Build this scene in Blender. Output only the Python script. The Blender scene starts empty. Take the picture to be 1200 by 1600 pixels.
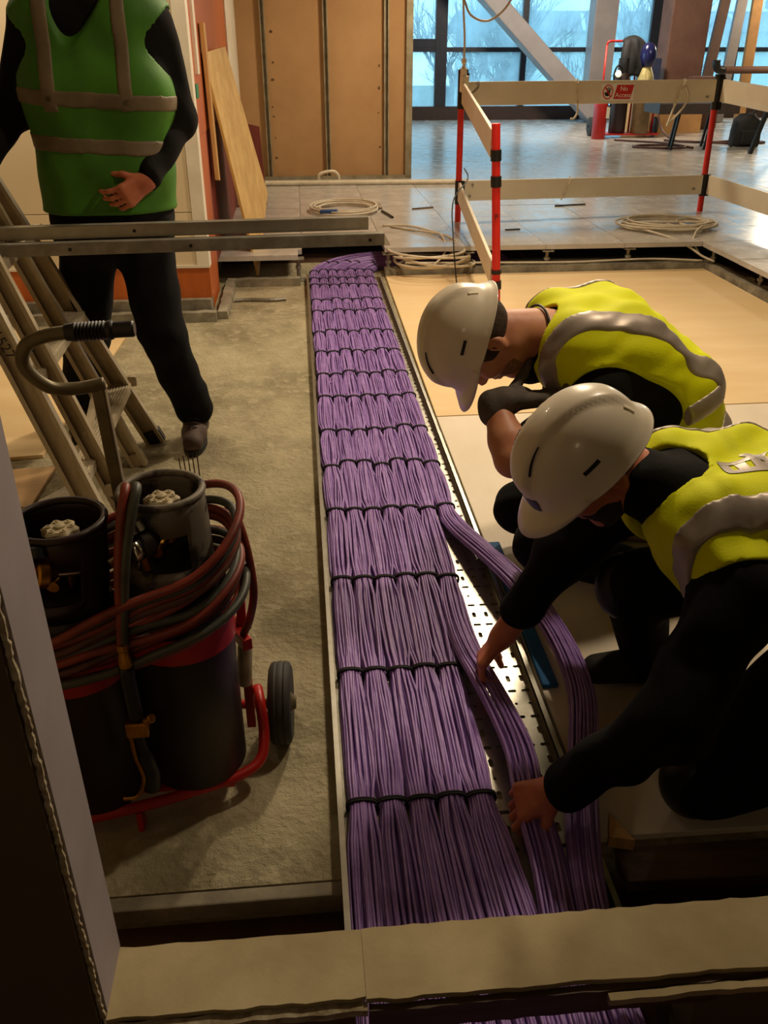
import bpy, bmesh, math, random
import numpy as np
from mathutils import Vector, Matrix
from mathutils.bvhtree import BVHTree

S = bpy.context.scene
COL = S.collection
random.seed(7)
rng = np.random.default_rng(7)
PI = math.pi

# ------------------------------------------------------------------ camera
cam_d = bpy.data.cameras.new('camera')
cam = bpy.data.objects.new('camera', cam_d)
COL.objects.link(cam)
cam_d.sensor_fit = 'VERTICAL'
cam_d.sensor_height = 24.0
cam_d.lens = 24.0 * 1350 / 1600
cam_d.clip_start = 0.02
cam_d.clip_end = 400
cam.location = (0, 0, 1.5)
cam.rotation_euler = (math.radians(90 - 28.4), 0, math.radians(-5.3))
S.camera = cam

# ------------------------------------------------------------------ view
S.view_settings.view_transform = 'Standard'
S.view_settings.look = 'None'
S.view_settings.gamma = 1.0
S.view_settings.use_curve_mapping = False
S.view_settings.exposure = 0.0

# ------------------------------------------------------------------ world: a pale overcast blue sky
W = bpy.data.worlds.new('sky')
S.world = W
W.use_nodes = True
bg = W.node_tree.nodes['Background']
bg.inputs['Color'].default_value = (0.50, 0.83, 1.0, 1)
bg.inputs['Strength'].default_value = 2.4

# ------------------------------------------------------------------ lamps of the room (warm work lights under the ceiling), then added fill lamps
WARM = (1.0, 0.80, 0.55)
def lamp(name, loc, power, size, target=None, col=WARM):
    d = bpy.data.lights.new(name, 'AREA')
    d.shape = 'DISK'
    d.size = size
    d.energy = power
    d.color = col
    o = bpy.data.objects.new(name, d)
    COL.objects.link(o)
    o.location = loc
    if target is not None:
        o.rotation_euler = (Vector(target) - Vector(loc)).to_track_quat('-Z', 'Y').to_euler()
    return o
lamp('work_light_rear_tray', (1.35, 5.75, 2.55), 22, 0.30, (0.6, 3.8, 0.0))
lamp('work_light_main', (1.23, 4.87, 2.85), 66, 0.24, (0.6, 3.1, 0.0))
lamp('work_light_overhead', (1.45, 2.52, 2.92), 30, 0.22, (0.9, 2.3, 0.0))
lamp('work_light_corridor', (-1.65, 4.75, 2.80), 22, 0.35, (-1.5, 5.4, 0.6))
lamp('work_light_rear', (1.6, 8.4, 2.75), 60, 0.5, (1.2, 8.8, 0.0))
lamp('work_light_hall', (9.9, 17.8, 2.9), 120, 0.5, (7.0, 14.0, 0.0))
lamp('fill_light_near_room', (-0.4, -1.5, 2.5), 2.8, 0.5, (-0.6, 0.8, 0.9), (1.0, 0.74, 0.46))  # unseen fill, added to lift the near wall face and jamb
lamp('fill_light_window_bay', (4.4, 14.2, 2.95), 110, 0.6, (5.2, 16.5, 0.8), (1.0, 0.84, 0.66))  # added fill that brightens the brace, pillar and brown column
lamp('fill_light_hall_near', (6.0, 11.0, 2.8), 60, 0.6, (6.0, 11.0, 0.0))  # another added fill, brightens the hall

# ------------------------------------------------------------------ materials
def lin(c):
    out = []
    for v in c[:3]:
        v = v / 255.0
        out.append(v / 12.92 if v <= 0.04045 else ((v + 0.055) / 1.055) ** 2.4)
    return tuple(out) + (1.0,)

def mat(name, col, rough=0.6, metal=0.0, col2=None, scale=12.0, detail=4.0, lo=0.35, hi=0.65,
        bump=0.0, bscale=60.0, stretch=None, spec=0.5, rvar=0.0, coat=0.0, sheen=0.0, trans=0.0):
    m = bpy.data.materials.new(name)
    m.use_nodes = True
    nt = m.node_tree
    b = nt.nodes['Principled BSDF']
    b.inputs['Base Color'].default_value = lin(col)
    b.inputs['Roughness'].default_value = rough
    b.inputs['Metallic'].default_value = metal
    b.inputs['Specular IOR Level'].default_value = spec
    if coat: b.inputs['Coat Weight'].default_value = coat
    if sheen: b.inputs['Sheen Weight'].default_value = sheen
    if trans: b.inputs['Transmission Weight'].default_value = trans
    tc = nt.nodes.new('ShaderNodeTexCoord')
    vec = tc.outputs['Object']
    if stretch:
        mp = nt.nodes.new('ShaderNodeMapping')
        mp.inputs['Scale'].default_value = stretch
        nt.links.new(vec, mp.inputs['Vector'])
        vec = mp.outputs['Vector']
    if col2 is None:
        col2 = tuple(c * 0.86 for c in col)
    n = nt.nodes.new('ShaderNodeTexNoise')
    n.inputs['Scale'].default_value = scale
    n.inputs['Detail'].default_value = detail
    n.inputs['Roughness'].default_value = 0.6
    nt.links.new(vec, n.inputs['Vector'])
    r = nt.nodes.new('ShaderNodeValToRGB')
    r.color_ramp.elements[0].position = lo
    r.color_ramp.elements[1].position = hi
    r.color_ramp.elements[0].color = lin(col2)
    r.color_ramp.elements[1].color = lin(col)
    nt.links.new(n.outputs['Fac'], r.inputs['Fac'])
    nt.links.new(r.outputs['Color'], b.inputs['Base Color'])
    if rvar:
        mr = nt.nodes.new('ShaderNodeMapRange')
        mr.inputs['From Min'].default_value = 0.3
        mr.inputs['From Max'].default_value = 0.7
        mr.inputs['To Min'].default_value = max(0.02, rough - rvar)
        mr.inputs['To Max'].default_value = min(1, rough + rvar)
        nt.links.new(n.outputs['Fac'], mr.inputs['Value'])
        nt.links.new(mr.outputs['Result'], b.inputs['Roughness'])
    if bump:
        n2 = nt.nodes.new('ShaderNodeTexNoise')
        n2.inputs['Scale'].default_value = bscale
        n2.inputs['Detail'].default_value = 5
        nt.links.new(vec, n2.inputs['Vector'])
        bp = nt.nodes.new('ShaderNodeBump')
        bp.inputs['Strength'].default_value = bump
        bp.inputs['Distance'].default_value = 0.004
        nt.links.new(n2.outputs['Fac'], bp.inputs['Height'])
        nt.links.new(bp.outputs['Normal'], b.inputs['Normal'])
    return m

def concrete_mat():
    m = mat('concrete', (196, 184, 150), 0.82, 0, (132, 122, 92), 2.6, 8, 0.32, 0.68)
    nt = m.node_tree
    b = nt.nodes['Principled BSDF']
    tc = [n for n in nt.nodes if n.type == 'TEX_COORD'][0]
    ramp = [n for n in nt.nodes if n.type == 'VALTORGB'][0]
    # pale laitance smears
    n3 = nt.nodes.new('ShaderNodeTexNoise'); n3.inputs['Scale'].default_value = 22; n3.inputs['Detail'].default_value = 6
    n3.inputs['Distortion'].default_value = 0.25
    nt.links.new(tc.outputs['Object'], n3.inputs['Vector'])
    r3 = nt.nodes.new('ShaderNodeValToRGB')
    r3.color_ramp.elements[0].position = 0.52; r3.color_ramp.elements[0].color = (0, 0, 0, 1)
    r3.color_ramp.elements[1].position = 0.74; r3.color_ramp.elements[1].color = (1, 1, 1, 1)
    nt.links.new(n3.outputs['Fac'], r3.inputs['Fac'])
    mx = nt.nodes.new('ShaderNodeMix'); mx.data_type = 'RGBA'
    nt.links.new(r3.outputs['Color'], mx.inputs['Factor'])
    nt.links.new(ramp.outputs['Color'], mx.inputs['A'])
    mx.inputs['B'].default_value = lin((196, 184, 152))
    nt.links.new(mx.outputs['Result'], b.inputs['Base Color'])
    # rough trowel relief
    add = nt.nodes.new('ShaderNodeMath'); add.operation = 'ADD'
    n4 = nt.nodes.new('ShaderNodeTexNoise'); n4.inputs['Scale'].default_value = 55; n4.inputs['Detail'].default_value = 6
    n4.inputs['Roughness'].default_value = 0.7
    nt.links.new(tc.outputs['Object'], n4.inputs['Vector'])
    nt.links.new(n4.outputs['Fac'], add.inputs[0]); nt.links.new(n3.outputs['Fac'], add.inputs[1])
    bp = nt.nodes.new('ShaderNodeBump'); bp.inputs['Strength'].default_value = 0.9; bp.inputs['Distance'].default_value = 0.018
    nt.links.new(add.outputs[0], bp.inputs['Height'])
    nt.links.new(bp.outputs['Normal'], b.inputs['Normal'])
    return m

def ply_mat(name, a, c, scale=3.0, st=(1, 9, 9), rough=0.62):
    return mat(name, a, rough, 0, c, scale, 6, 0.3, 0.7, 0.12, 40, st)

MT = {}
MT['concrete'] = concrete_mat()
MT['kerb'] = mat('kerb_screed', (150, 142, 122), 0.85, 0, (108, 100, 84), 9, 5, bump=0.4, bscale=40)
MT['ply_floor'] = ply_mat('floor_ply', (232, 206, 158), (222, 190, 138), 1.3, (1, 4, 4))
MT['ply_white'] = ply_mat('floor_board_pale', (228, 216, 196), (216, 202, 178), 1.6, (3, 1, 1))
MT['ply_brown'] = ply_mat('floor_board_brown', (196, 160, 112), (170, 134, 90), 2, (1, 7, 7))
MT['osb'] = ply_mat('plywood_sheet', (226, 190, 116), (196, 152, 80), 4.0, (9, 1.5, 1.1))
MT['ply_edge'] = ply_mat('plywood_edge', (150, 110, 62), (112, 78, 44), 30, (1, 1, 8))
MT['timber'] = ply_mat('timber', (214, 170, 104), (184, 136, 78), 5, (8, 8, 1))
MT['dark_timber'] = ply_mat('dark_timber', (104, 80, 54), (74, 54, 36), 6, (1, 8, 8))
MT['plasterboard'] = mat('brown_plasterboard', (190, 150, 104), 0.85, 0, (174, 134, 90), 1.6, 5, 0.35, 0.7)
MT['stud'] = mat('galvanised_stud', (176, 166, 140), 0.5, 0.55, (146, 136, 112), 8, 3)
MT['beige'] = mat('beige_panel', (226, 210, 178), 0.7, 0, (216, 198, 164), 1.2, 3)
MT['white_trim'] = mat('white_trim', (236, 228, 210), 0.5, 0, (222, 212, 192), 5, 4)
MT['orange_wood'] = ply_mat('orange_veneer', (196, 102, 36), (172, 82, 26), 2.2, (7, 7, 1), 0.45)
MT['red_wood'] = ply_mat('red_brown_panel', (128, 48, 28), (104, 36, 22), 2.2, (6, 6, 1), 0.6)
MT['floor_panel'] = mat('raised_floor_panel', (198, 194, 188), 0.24, 0.0, (176, 171, 164), 5, 6, 0.3, 0.7, 0.03, 9, None, 0.6, 0.08)
MT['panel_edge'] = mat('floor_panel_edge', (120, 112, 96), 0.6, 0.3)
MT['galv'] = mat('galvanised_steel', (188, 186, 176), 0.36, 1.0, (176, 173, 162), 22, 3)
MT['galv_dull'] = mat('dull_galvanised_steel', (158, 154, 142), 0.42, 0.5, (128, 122, 108), 16, 4)
MT['bright_plate'] = mat('bright_steel_plate', (214, 210, 200), 0.33, 1.0, (196, 192, 182), 20, 3)
MT['alu'] = mat('aluminium', (214, 204, 182), 0.42, 0.45, (190, 178, 152), 10, 4, 0.3, 0.7, 0, 60, (6, 6, 1))
MT['alu_dark'] = mat('worn_aluminium', (192, 178, 150), 0.5, 0.4, (164, 150, 122), 8, 4)
MT['cable'] = mat('purple_cable_jacket', (162, 128, 196), 0.42, 0, (144, 110, 180), 30, 2)
MT['cable_b'] = mat('violet_cable_jacket', (146, 112, 186), 0.42, 0, (130, 96, 168), 30, 2)
MT['tie'] = mat('black_velcro', (22, 18, 20), 0.8)
MT['black'] = mat('black_plastic', (22, 21, 20), 0.45, 0, (14, 13, 12))
MT['rubber'] = mat('rubber', (58, 56, 52), 0.7, 0, (44, 42, 38), 12)
MT['black_paint'] = mat('worn_black_paint', (44, 36, 28), 0.42, 0.1, (28, 22, 18), 9, 6, 0.35, 0.7, 0.15, 30)
MT['chipped'] = mat('chipped_grey_paint', (120, 112, 98), 0.6, 0.2, (40, 34, 30), 14, 7, 0.42, 0.52, 0.3, 30)
MT['maroon_paint'] = mat('maroon_black_paint', (44, 22, 18), 0.45, 0.1, (30, 16, 13), 8, 6)
MT['red_paint'] = mat('red_paint', (190, 30, 20), 0.4, 0, (158, 22, 14), 9, 4)
MT['red_post'] = mat('red_plastic', (226, 40, 28), 0.45, 0, (208, 34, 24), 6, 3)
MT['hose_red'] = mat('red_rubber_hose', (140, 52, 34), 0.5, 0, (104, 40, 28), 18)
MT['hose_grey'] = mat('grey_rubber_hose', (76, 78, 68), 0.5, 0, (56, 56, 48), 18)
MT['hose_brown'] = mat('brown_hose', (98, 58, 44), 0.55, 0, (72, 42, 34), 14)
MT['brass'] = mat('brass', (196, 142, 52), 0.35, 1.0, (150, 104, 40), 18)
MT['chrome'] = mat('chrome', (220, 216, 206), 0.2, 1.0)
MT['cast'] = mat('cast_handwheel', (204, 190, 158), 0.6, 0.1, (160, 146, 114), 30)
MT['valve_red'] = mat('red_label', (196, 62, 24), 0.4)
MT['tube_grey'] = mat('olive_grey_tube', (124, 112, 82), 0.42, 0.3, (92, 82, 58), 12, 5)
MT['white_plastic'] = mat('white_plastic', (238, 228, 204), 0.45, 0, (228, 216, 190), 3, 3)
MT['helmet'] = mat('white_helmet_shell', (236, 226, 206), 0.34, 0, (228, 216, 194), 3, 4, coat=0.25)
MT['white_cable'] = mat('white_cable', (222, 212, 190), 0.5, 0, (206, 194, 170), 14)
MT['grey_cable'] = mat('grey_cable', (150, 138, 112), 0.55, 0, (124, 112, 90), 14)
MT['sign_red'] = mat('sign_red', (214, 44, 40), 0.45, 0, (204, 38, 36))
MT['sign_white'] = mat('sign_white', (250, 246, 238), 0.5, 0, (246, 240, 230))
MT['sign_black'] = mat('sign_black', (20, 18, 18), 0.5)
MT['ink'] = mat('marker_ink', (40, 34, 28), 0.7)
MT['jamb'] = mat('grey_white_jamb', (174, 164, 170), 0.7, 0, (160, 150, 154), 3, 4)
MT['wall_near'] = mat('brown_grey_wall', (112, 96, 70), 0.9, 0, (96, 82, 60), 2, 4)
MT['torn'] = mat('torn_plasterboard_edge', (214, 202, 172), 0.95, 0, (150, 132, 100), 40, 6, bump=0.8, bscale=80)
MT['sill'] = mat('sill_board', (196, 180, 140), 0.85, 0, (164, 146, 108), 4.5, 7, 0.3, 0.7, 0.25, 40)
MT['trench'] = mat('trench_floor', (120, 86, 60), 0.9, 0, (84, 60, 42), 5, 6, bump=0.5, bscale=30)
MT['ceiling'] = mat('ceiling_soffit', (150, 140, 120), 0.9)
MT['wall_plain'] = mat('plain_wall', (178, 160, 126), 0.9)
MT['frame_dark'] = mat('window_frame_dark', (44, 48, 60), 0.45, 0.2, (36, 40, 52))
MT['plinth'] = mat('window_plinth', (62, 42, 36), 0.6)
MT['steel_grey'] = mat('painted_steel_brace', (164, 158, 158), 0.55, 0.1, (150, 144, 146), 2)
MT['column_brown'] = mat('brown_column', (116, 84, 70), 0.7, 0, (100, 70, 58), 3)
MT['cardboard'] = mat('cardboard', (196, 148, 92), 0.85, 0, (178, 132, 80), 4)
MT['blue_gloss'] = mat('blue_cylinder_cap', (36, 40, 92), 0.2, 0.1, (28, 30, 72), 6)
MT['olive'] = mat('olive_cylinder', (116, 92, 56), 0.45, 0.1, (94, 72, 42), 6)
MT['pale_collar'] = mat('pale_collar', (206, 190, 128), 0.35, 0.2)
MT['bag'] = mat('black_nylon', (24, 24, 26), 0.75, 0, (16, 16, 18), 20, bump=0.3, bscale=50)
MT['table_dark'] = mat('dark_table', (58, 48, 46), 0.5)
MT['navy'] = mat('navy_board', (40, 52, 84), 0.6)
MT['blue_mat'] = mat('blue_kneeling_mat', (30, 96, 150), 0.8, 0, (22, 78, 128))
MT['green_sticker'] = mat('green_sticker', (20, 130, 76), 0.5)
MT['blue_tape'] = mat('blue_tape', (44, 84, 150), 0.5)
MT['skin'] = mat('skin', (208, 146, 112), 0.5, 0, (190, 122, 92), 14, 5)
MT['skin_ruddy'] = mat('ruddy_skin', (206, 126, 92), 0.5, 0, (182, 100, 72), 14, 5)
MT['hair_brown'] = mat('short_brown_hair', (70, 48, 34), 0.8, 0, (46, 32, 22), 90, 3, bump=0.6, bscale=180)
MT['stubble'] = mat('stubbled_skin', (164, 112, 84), 0.7, 0, (120, 80, 60), 120, 3)
MT['beard'] = mat('dark_beard', (44, 30, 24), 0.85, 0, (30, 20, 16), 120, 3, bump=0.6, bscale=200)
MT['black_cloth'] = mat('black_cloth', (19, 17, 16), 0.95, 0, (12, 11, 10), 16, 5, spec=0.2, bump=0.2, bscale=90)
MT['navy_cloth'] = mat('dark_work_trousers', (20, 19, 20), 0.95, 0, (13, 13, 14), 16, 5, spec=0.2, bump=0.25, bscale=90)
MT['glove'] = mat('dark_grey_glove', (92, 82, 74), 0.8, 0, (70, 62, 56), 24, 4, bump=0.3, bscale=120)
MT['hivis'] = mat('hivis_yellow', (228, 234, 4), 0.75, 0, (214, 220, 2), 5, 3, spec=0.2, bump=0.15, bscale=200)
MT['hivis_green'] = mat('hivis_green', (68, 130, 22), 0.65, 0, (54, 110, 16), 5, 3, bump=0.15, bscale=200)
MT['reflective'] = mat('reflective_tape', (172, 160, 150), 0.42, 0.35, (150, 138, 128), 10, 3)
MT['reflective_dim'] = mat('dull_reflective_tape', (124, 108, 84), 0.6, 0.0, (106, 92, 70), 10, 3)
MT['piping'] = mat('grey_piping', (70, 64, 58), 0.8)
MT['boot'] = mat('worn_brown_boot', (98, 78, 68), 0.75, 0, (70, 54, 46), 14, 5, bump=0.3, bscale=60)
MT['sole'] = mat('boot_sole', (34, 30, 28), 0.85)
MT['lace'] = mat('boot_lace', (52, 40, 40), 0.8)
MT['badge_blue'] = mat('blue_badge', (34, 46, 92), 0.4)
MT['grass'] = mat('far_ground', (96, 112, 96), 0.95, 0, (78, 92, 80), 0.2)
MT['far_wall'] = mat('pale_far_wall', (214, 232, 224), 0.8, 0, (200, 220, 214), 0.3)
MT['far_roof'] = mat('grey_far_roof', (138, 148, 156), 0.8)
MT['bark'] = mat('bare_tree_bark', (88, 96, 104), 0.9, 0, (70, 78, 88), 3)
def glass_mat():
    m = bpy.data.materials.new('misty_window_glass')
    m.use_nodes = True
    nt = m.node_tree
    nt.nodes.remove(nt.nodes['Principled BSDF'])
    out = nt.nodes['Material Output']
    tr = nt.nodes.new('ShaderNodeBsdfTransparent'); tr.inputs['Color'].default_value = (0.86, 0.95, 1.0, 1)
    gl = nt.nodes.new('ShaderNodeBsdfGlossy'); gl.inputs['Roughness'].default_value = 0.04
    tl = nt.nodes.new('ShaderNodeBsdfTranslucent'); tl.inputs['Color'].default_value = (0.72, 0.90, 1.0, 1)
    tc = nt.nodes.new('ShaderNodeTexCoord')
    n = nt.nodes.new('ShaderNodeTexNoise'); n.inputs['Scale'].default_value = 1.4; n.inputs['Detail'].default_value = 4
    nt.links.new(tc.outputs['Object'], n.inputs['Vector'])
    mr = nt.nodes.new('ShaderNodeMapRange')
    mr.inputs['From Min'].default_value = 0.3; mr.inputs['From Max'].default_value = 0.7
    mr.inputs['To Min'].default_value = 0.12; mr.inputs['To Max'].default_value = 0.5
    nt.links.new(n.outputs['Fac'], mr.inputs['Value'])
    m1 = nt.nodes.new('ShaderNodeMixShader'); m2 = nt.nodes.new('ShaderNodeMixShader')
    nt.links.new(mr.outputs['Result'], m1.inputs['Fac'])
    nt.links.new(tr.outputs[0], m1.inputs[1]); nt.links.new(tl.outputs[0], m1.inputs[2])
    m2.inputs['Fac'].default_value = 0.06
    nt.links.new(m1.outputs[0], m2.inputs[1]); nt.links.new(gl.outputs[0], m2.inputs[2])
    nt.links.new(m2.outputs[0], out.inputs['Surface'])
    return m
MT['glass'] = glass_mat()

# ------------------------------------------------------------------ object helpers
WLOC = {}
def link(o, parent=None, wloc=(0, 0, 0)):
    COL.objects.link(o)
    w = Vector(wloc)
    WLOC[o.name] = w
    if parent is not None:
        o.parent = parent
        o.location = w - WLOC[parent.name]
    else:
        o.location = w
    return o
def tag(o, label=None, cat=None, group=None, kind=None):
    if label: o['label'] = label
    if cat: o['category'] = cat
    if group: o['group'] = group
    if kind: o['kind'] = kind
    return o
def thing(name, loc, label=None, cat=None, group=None, kind=None):
    o = bpy.data.objects.new(name, None)
    o.empty_display_size = 0.1
    link(o, None, loc)
    return tag(o, label, cat, group, kind)

def nrm(v):
    v = np.asarray(v, float)
    return v / max(1e-9, np.linalg.norm(v))
def frame_from(d, hint=(0, 0, 1)):
    d = nrm(d)
    h = np.asarray(hint, float)
    if abs(np.dot(d, nrm(h))) > 0.97: h = np.array((1.0, 0, 0)) if abs(d[0]) < 0.9 else np.array((0, 1.0, 0))
    s = nrm(np.cross(h, d)); u = np.cross(d, s)
    return s, u, d

def spline(pts, n=8, closed=False):
    P = [np.asarray(p, float) for p in pts]
    out = []
    m = len(P)
    rngi = range(m if closed else m - 1)
    for i in rngi:
        if closed:
            p0, p1, p2, p3 = P[(i - 1) % m], P[i], P[(i + 1) % m], P[(i + 2) % m]
        else:
            p1, p2 = P[i], P[i + 1]
            p0 = P[i - 1] if i > 0 else 2 * p1 - p2
            p3 = P[i + 2] if i + 2 < m else 2 * p2 - p1
        for k in range(n):
            t = k / n
            out.append(0.5 * ((2 * p1) + (-p0 + p2) * t + (2 * p0 - 5 * p1 + 4 * p2 - p3) * t * t + (-p0 + 3 * p1 - 3 * p2 + p3) * t ** 3))
    if not closed: out.append(P[-1])
    return out

class MB:
    def __init__(s):
        s.v = []; s.f = []; s.mi = []
        s.cur = 0
    def add(s, verts, faces):
        o = len(s.v)
        s.v += [tuple(map(float, p)) for p in verts]
        for f in faces:
            s.f.append(tuple(i + o for i in f)); s.mi.append(s.cur)
        return s
    def obox(s, c, ax, ay, az, hx, hy, hz):
        c = np.asarray(c, float); ax = np.asarray(ax, float); ay = np.asarray(ay, float); az = np.asarray(az, float)
        v = []
        for sx, sy, sz in ((-1,-1,-1),(1,-1,-1),(1,1,-1),(-1,1,-1),(-1,-1,1),(1,-1,1),(1,1,1),(-1,1,1)):
            v.append(c + ax * hx * sx + ay * hy * sy + az * hz * sz)
        return s.add(v, [(0,3,2,1),(4,5,6,7),(0,1,5,4),(1,2,6,5),(2,3,7,6),(3,0,4,7)])
    def box(s, x0, x1, y0, y1, z0, z1):
        return s.obox(((x0+x1)/2, (y0+y1)/2, (z0+z1)/2), (1,0,0), (0,1,0), (0,0,1), (x1-x0)/2, (y1-y0)/2, (z1-z0)/2)
    def bar(s, a, b, w, h, hint=(0, 0, 1)):
        a = np.asarray(a, float); b = np.asarray(b, float)
        sd, u, d = frame_from(b - a, hint)
        return s.obox((a + b) / 2, sd, u, d, w / 2, h / 2, np.linalg.norm(b - a) / 2)
    def tube(s, path, r, n=8, closed=False, caps=True, sx=1.0):
        P = [np.asarray(p, float) for p in path]
        m = len(P)
        rad = r if hasattr(r, '__len__') else [r] * m
        T = []
        for i in range(m):
            if closed: t = P[(i + 1) % m] - P[i - 1]
            else: t = P[min(i + 1, m - 1)] - P[max(i - 1, 0)]
            T.append(nrm(t))
        sd, u, _ = frame_from(T[0])
        rings = []
        for i in range(m):
            if i:
                u = u - T[i] * np.dot(u, T[i]); u = nrm(u)
                sd = np.cross(u, T[i])
            rings.append([P[i] + (sd * math.cos(a) * sx + u * math.sin(a)) * rad[i] for a in (2 * PI * k / n for k in range(n))])
        V = [p for rr in rings for p in rr]
        F = []
        for i in range(m if closed else m - 1):
            j = (i + 1) % m
            for k in range(n):
                F.append((i * n + k, i * n + (k + 1) % n, j * n + (k + 1) % n, j * n + k))
        if caps and not closed:
            F.append(tuple(range(n - 1, -1, -1))); F.append(tuple((m - 1) * n + k for k in range(n)))
        return s.add(V, F)
    def cyl(s, a, b, r, n=16, r2=None):
        return s.tube([a, b], [r, r if r2 is None else r2], n)
    def lathe(s, prof, c=(0, 0, 0), axis=(0, 0, 1), n=28):
        c = np.asarray(c, float)
        sd, u, d = frame_from(axis, (0, 1, 0))
        V = []; F = []
        m = len(prof)
        for (r, z) in prof:
            for k in range(n):
                a = 2 * PI * k / n
                V.append(c + d * z + (sd * math.cos(a) + u * math.sin(a)) * max(r, 1e-5))
        for i in range(m - 1):
            for k in range(n):
                F.append((i * n + k, i * n + (k + 1) % n, (i + 1) * n + (k + 1) % n, (i + 1) * n + k))
        return s.add(V, F)
    def prism(s, pts, off):
        # polygon (3D points) extruded along vector off
        P = [np.asarray(p, float) for p in pts]; o = np.asarray(off, float)
        m = len(P)
        V = P + [p + o for p in P]
        F = [tuple(range(m - 1, -1, -1)), tuple(range(m, 2 * m))]
        for i in range(m):
            j = (i + 1) % m
            F.append((i, j, m + j, m + i))
        return s.add(V, F)
    def build(s, name, m, parent=None, smooth=False, bevel=0.0, label=None, cat=None, group=None, kind=None, angle=None, fixn=True):
        V = np.array(s.v, float)
        c = (V.min(0) + V.max(0)) / 2
        if parent is None: c[2] = V[:, 2].min()
        me = bpy.data.meshes.new(name)
        me.from_pydata([tuple(p) for p in (V - c)], [], s.f)
        mats = m if isinstance(m, (list, tuple)) else [m]
        for x in mats: me.materials.append(MT[x] if isinstance(x, str) else x)
        if len(mats) > 1: me.polygons.foreach_set('material_index', s.mi)
        if fixn:
            bm = bmesh.new(); bm.from_mesh(me)
            bmesh.ops.recalc_face_normals(bm, faces=bm.faces[:])
            bm.to_mesh(me); bm.free()
        if smooth:
            me.polygons.foreach_set('use_smooth', [True] * len(me.polygons))
            if angle is not None: me.set_sharp_from_angle(angle=math.radians(angle))
        me.update()
        o = bpy.data.objects.new(name, me)
        link(o, parent, c)
        if bevel:
            b = o.modifiers.new('bevel', 'BEVEL'); b.width = bevel; b.segments = 2; b.limit_method = 'ANGLE'
        return tag(o, label, cat, group, kind)

def text_mesh(body, size, extrude=0.0006, align='CENTER', bold=0.0):
    cu = bpy.data.curves.new('lettering', 'FONT')
    cu.body = body; cu.size = size; cu.extrude = extrude; cu.align_x = align; cu.align_y = 'CENTER'; cu.resolution_u = 3; cu.offset = bold
    t = bpy.data.objects.new('lettering', cu)
    COL.objects.link(t)
    dg = bpy.context.evaluated_depsgraph_get()
    me = bpy.data.meshes.new_from_object(t.evaluated_get(dg))
    V = [tuple(v.co) for v in me.vertices]; F = [tuple(p.vertices) for p in me.polygons]
    bpy.data.objects.remove(t); bpy.data.curves.remove(cu); bpy.data.meshes.remove(me)
    return V, F
def text_obj(body, size, c, ex, ey, m, parent, name='lettering', **k):
    V, F = text_mesh(body, size)
    ex = nrm(ex); ey = nrm(ey); ez = np.cross(ex, ey); c = np.asarray(c, float)
    mb = MB().add([c + ex * v[0] + ey * v[1] + ez * v[2] for v in V], F)
    return mb.build(name, m, parent, fixn=False, **k)
# ================================================================== THE SETTING
MB().box(-4.0, 3.12, 1.2, 6.9, -0.25, 0.0).build('floor', 'concrete', kind='structure')
MB().box(-4.0, 12.8, 6.9, 18.4, -0.25, -0.02).build('floor_void', 'trench', kind='structure')
MB().box(3.12, 12.8, 0.95, 6.9, -0.25, -0.02).build('floor_void_side', 'trench', kind='structure')
MB().box(-4.0, 3.12, 0.80, 1.2, -0.25, -0.10).build('floor_slot', 'trench', kind='structure')
MB().box(-4.0, 4.0, -2.6, 0.80, -0.25, -0.10).build('floor_near', 'trench', kind='structure')

# screed kerbs round the lowered area
def kerb(name, x0, x1, y0, y1, h, seed):
    r = random.Random(seed)
    m = MB()
    along_x = (x1 - x0) > (y1 - y0)
    L = (x1 - x0) if along_x else (y1 - y0)
    n = max(3, int(L / 0.07))
    A = []; B = []; C = []; D = []
    for i in range(n + 1):
        t = i / n
        j = [r.uniform(-0.004, 0.004) for _ in range(4)]
        if along_x:
            x = x0 + t * L
            A.append((x, y0 + j[0], 0)); B.append((x, y0 + 0.006 + j[1], h + j[2])); C.append((x, y1 - 0.006 + j[3], h + j[2])); D.append((x, y1, 0))
        else:
            y = y0 + t * L
            A.append((x1 + j[0], y, 0)); B.append((x1 - 0.006 + j[1], y, h + j[2])); C.append((x0 + 0.006 + j[3], y, h + j[2])); D.append((x0, y, 0))
    V = A + B + C + D
    k = n + 1
    F = []
    for i in range(n):
        for q in range(3):
            F.append((q * k + i, q * k + i + 1, (q + 1) * k + i + 1, (q + 1) * k + i))
    F.append((0, k, 2 * k, 3 * k)); F.append((n, k + n, 2 * k + n, 3 * k + n))
    m.add(V, F)
    m.build(name, 'kerb', kind='structure')
kerb('trim_1', 0.60, 3.02, 6.36, 6.47, 0.055, 1)
kerb('trim_2', 3.02, 3.12, 1.3, 6.47, 0.055, 2)
kerb('trim_3', -0.53, -0.02, 6.16, 6.24, 0.05, 3)
kerb('trim_4', -0.54, -0.47, 5.36, 6.16, 0.05, 4)
kerb('trim_5', -2.6, -0.54, 5.30, 5.37, 0.06, 5)

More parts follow.
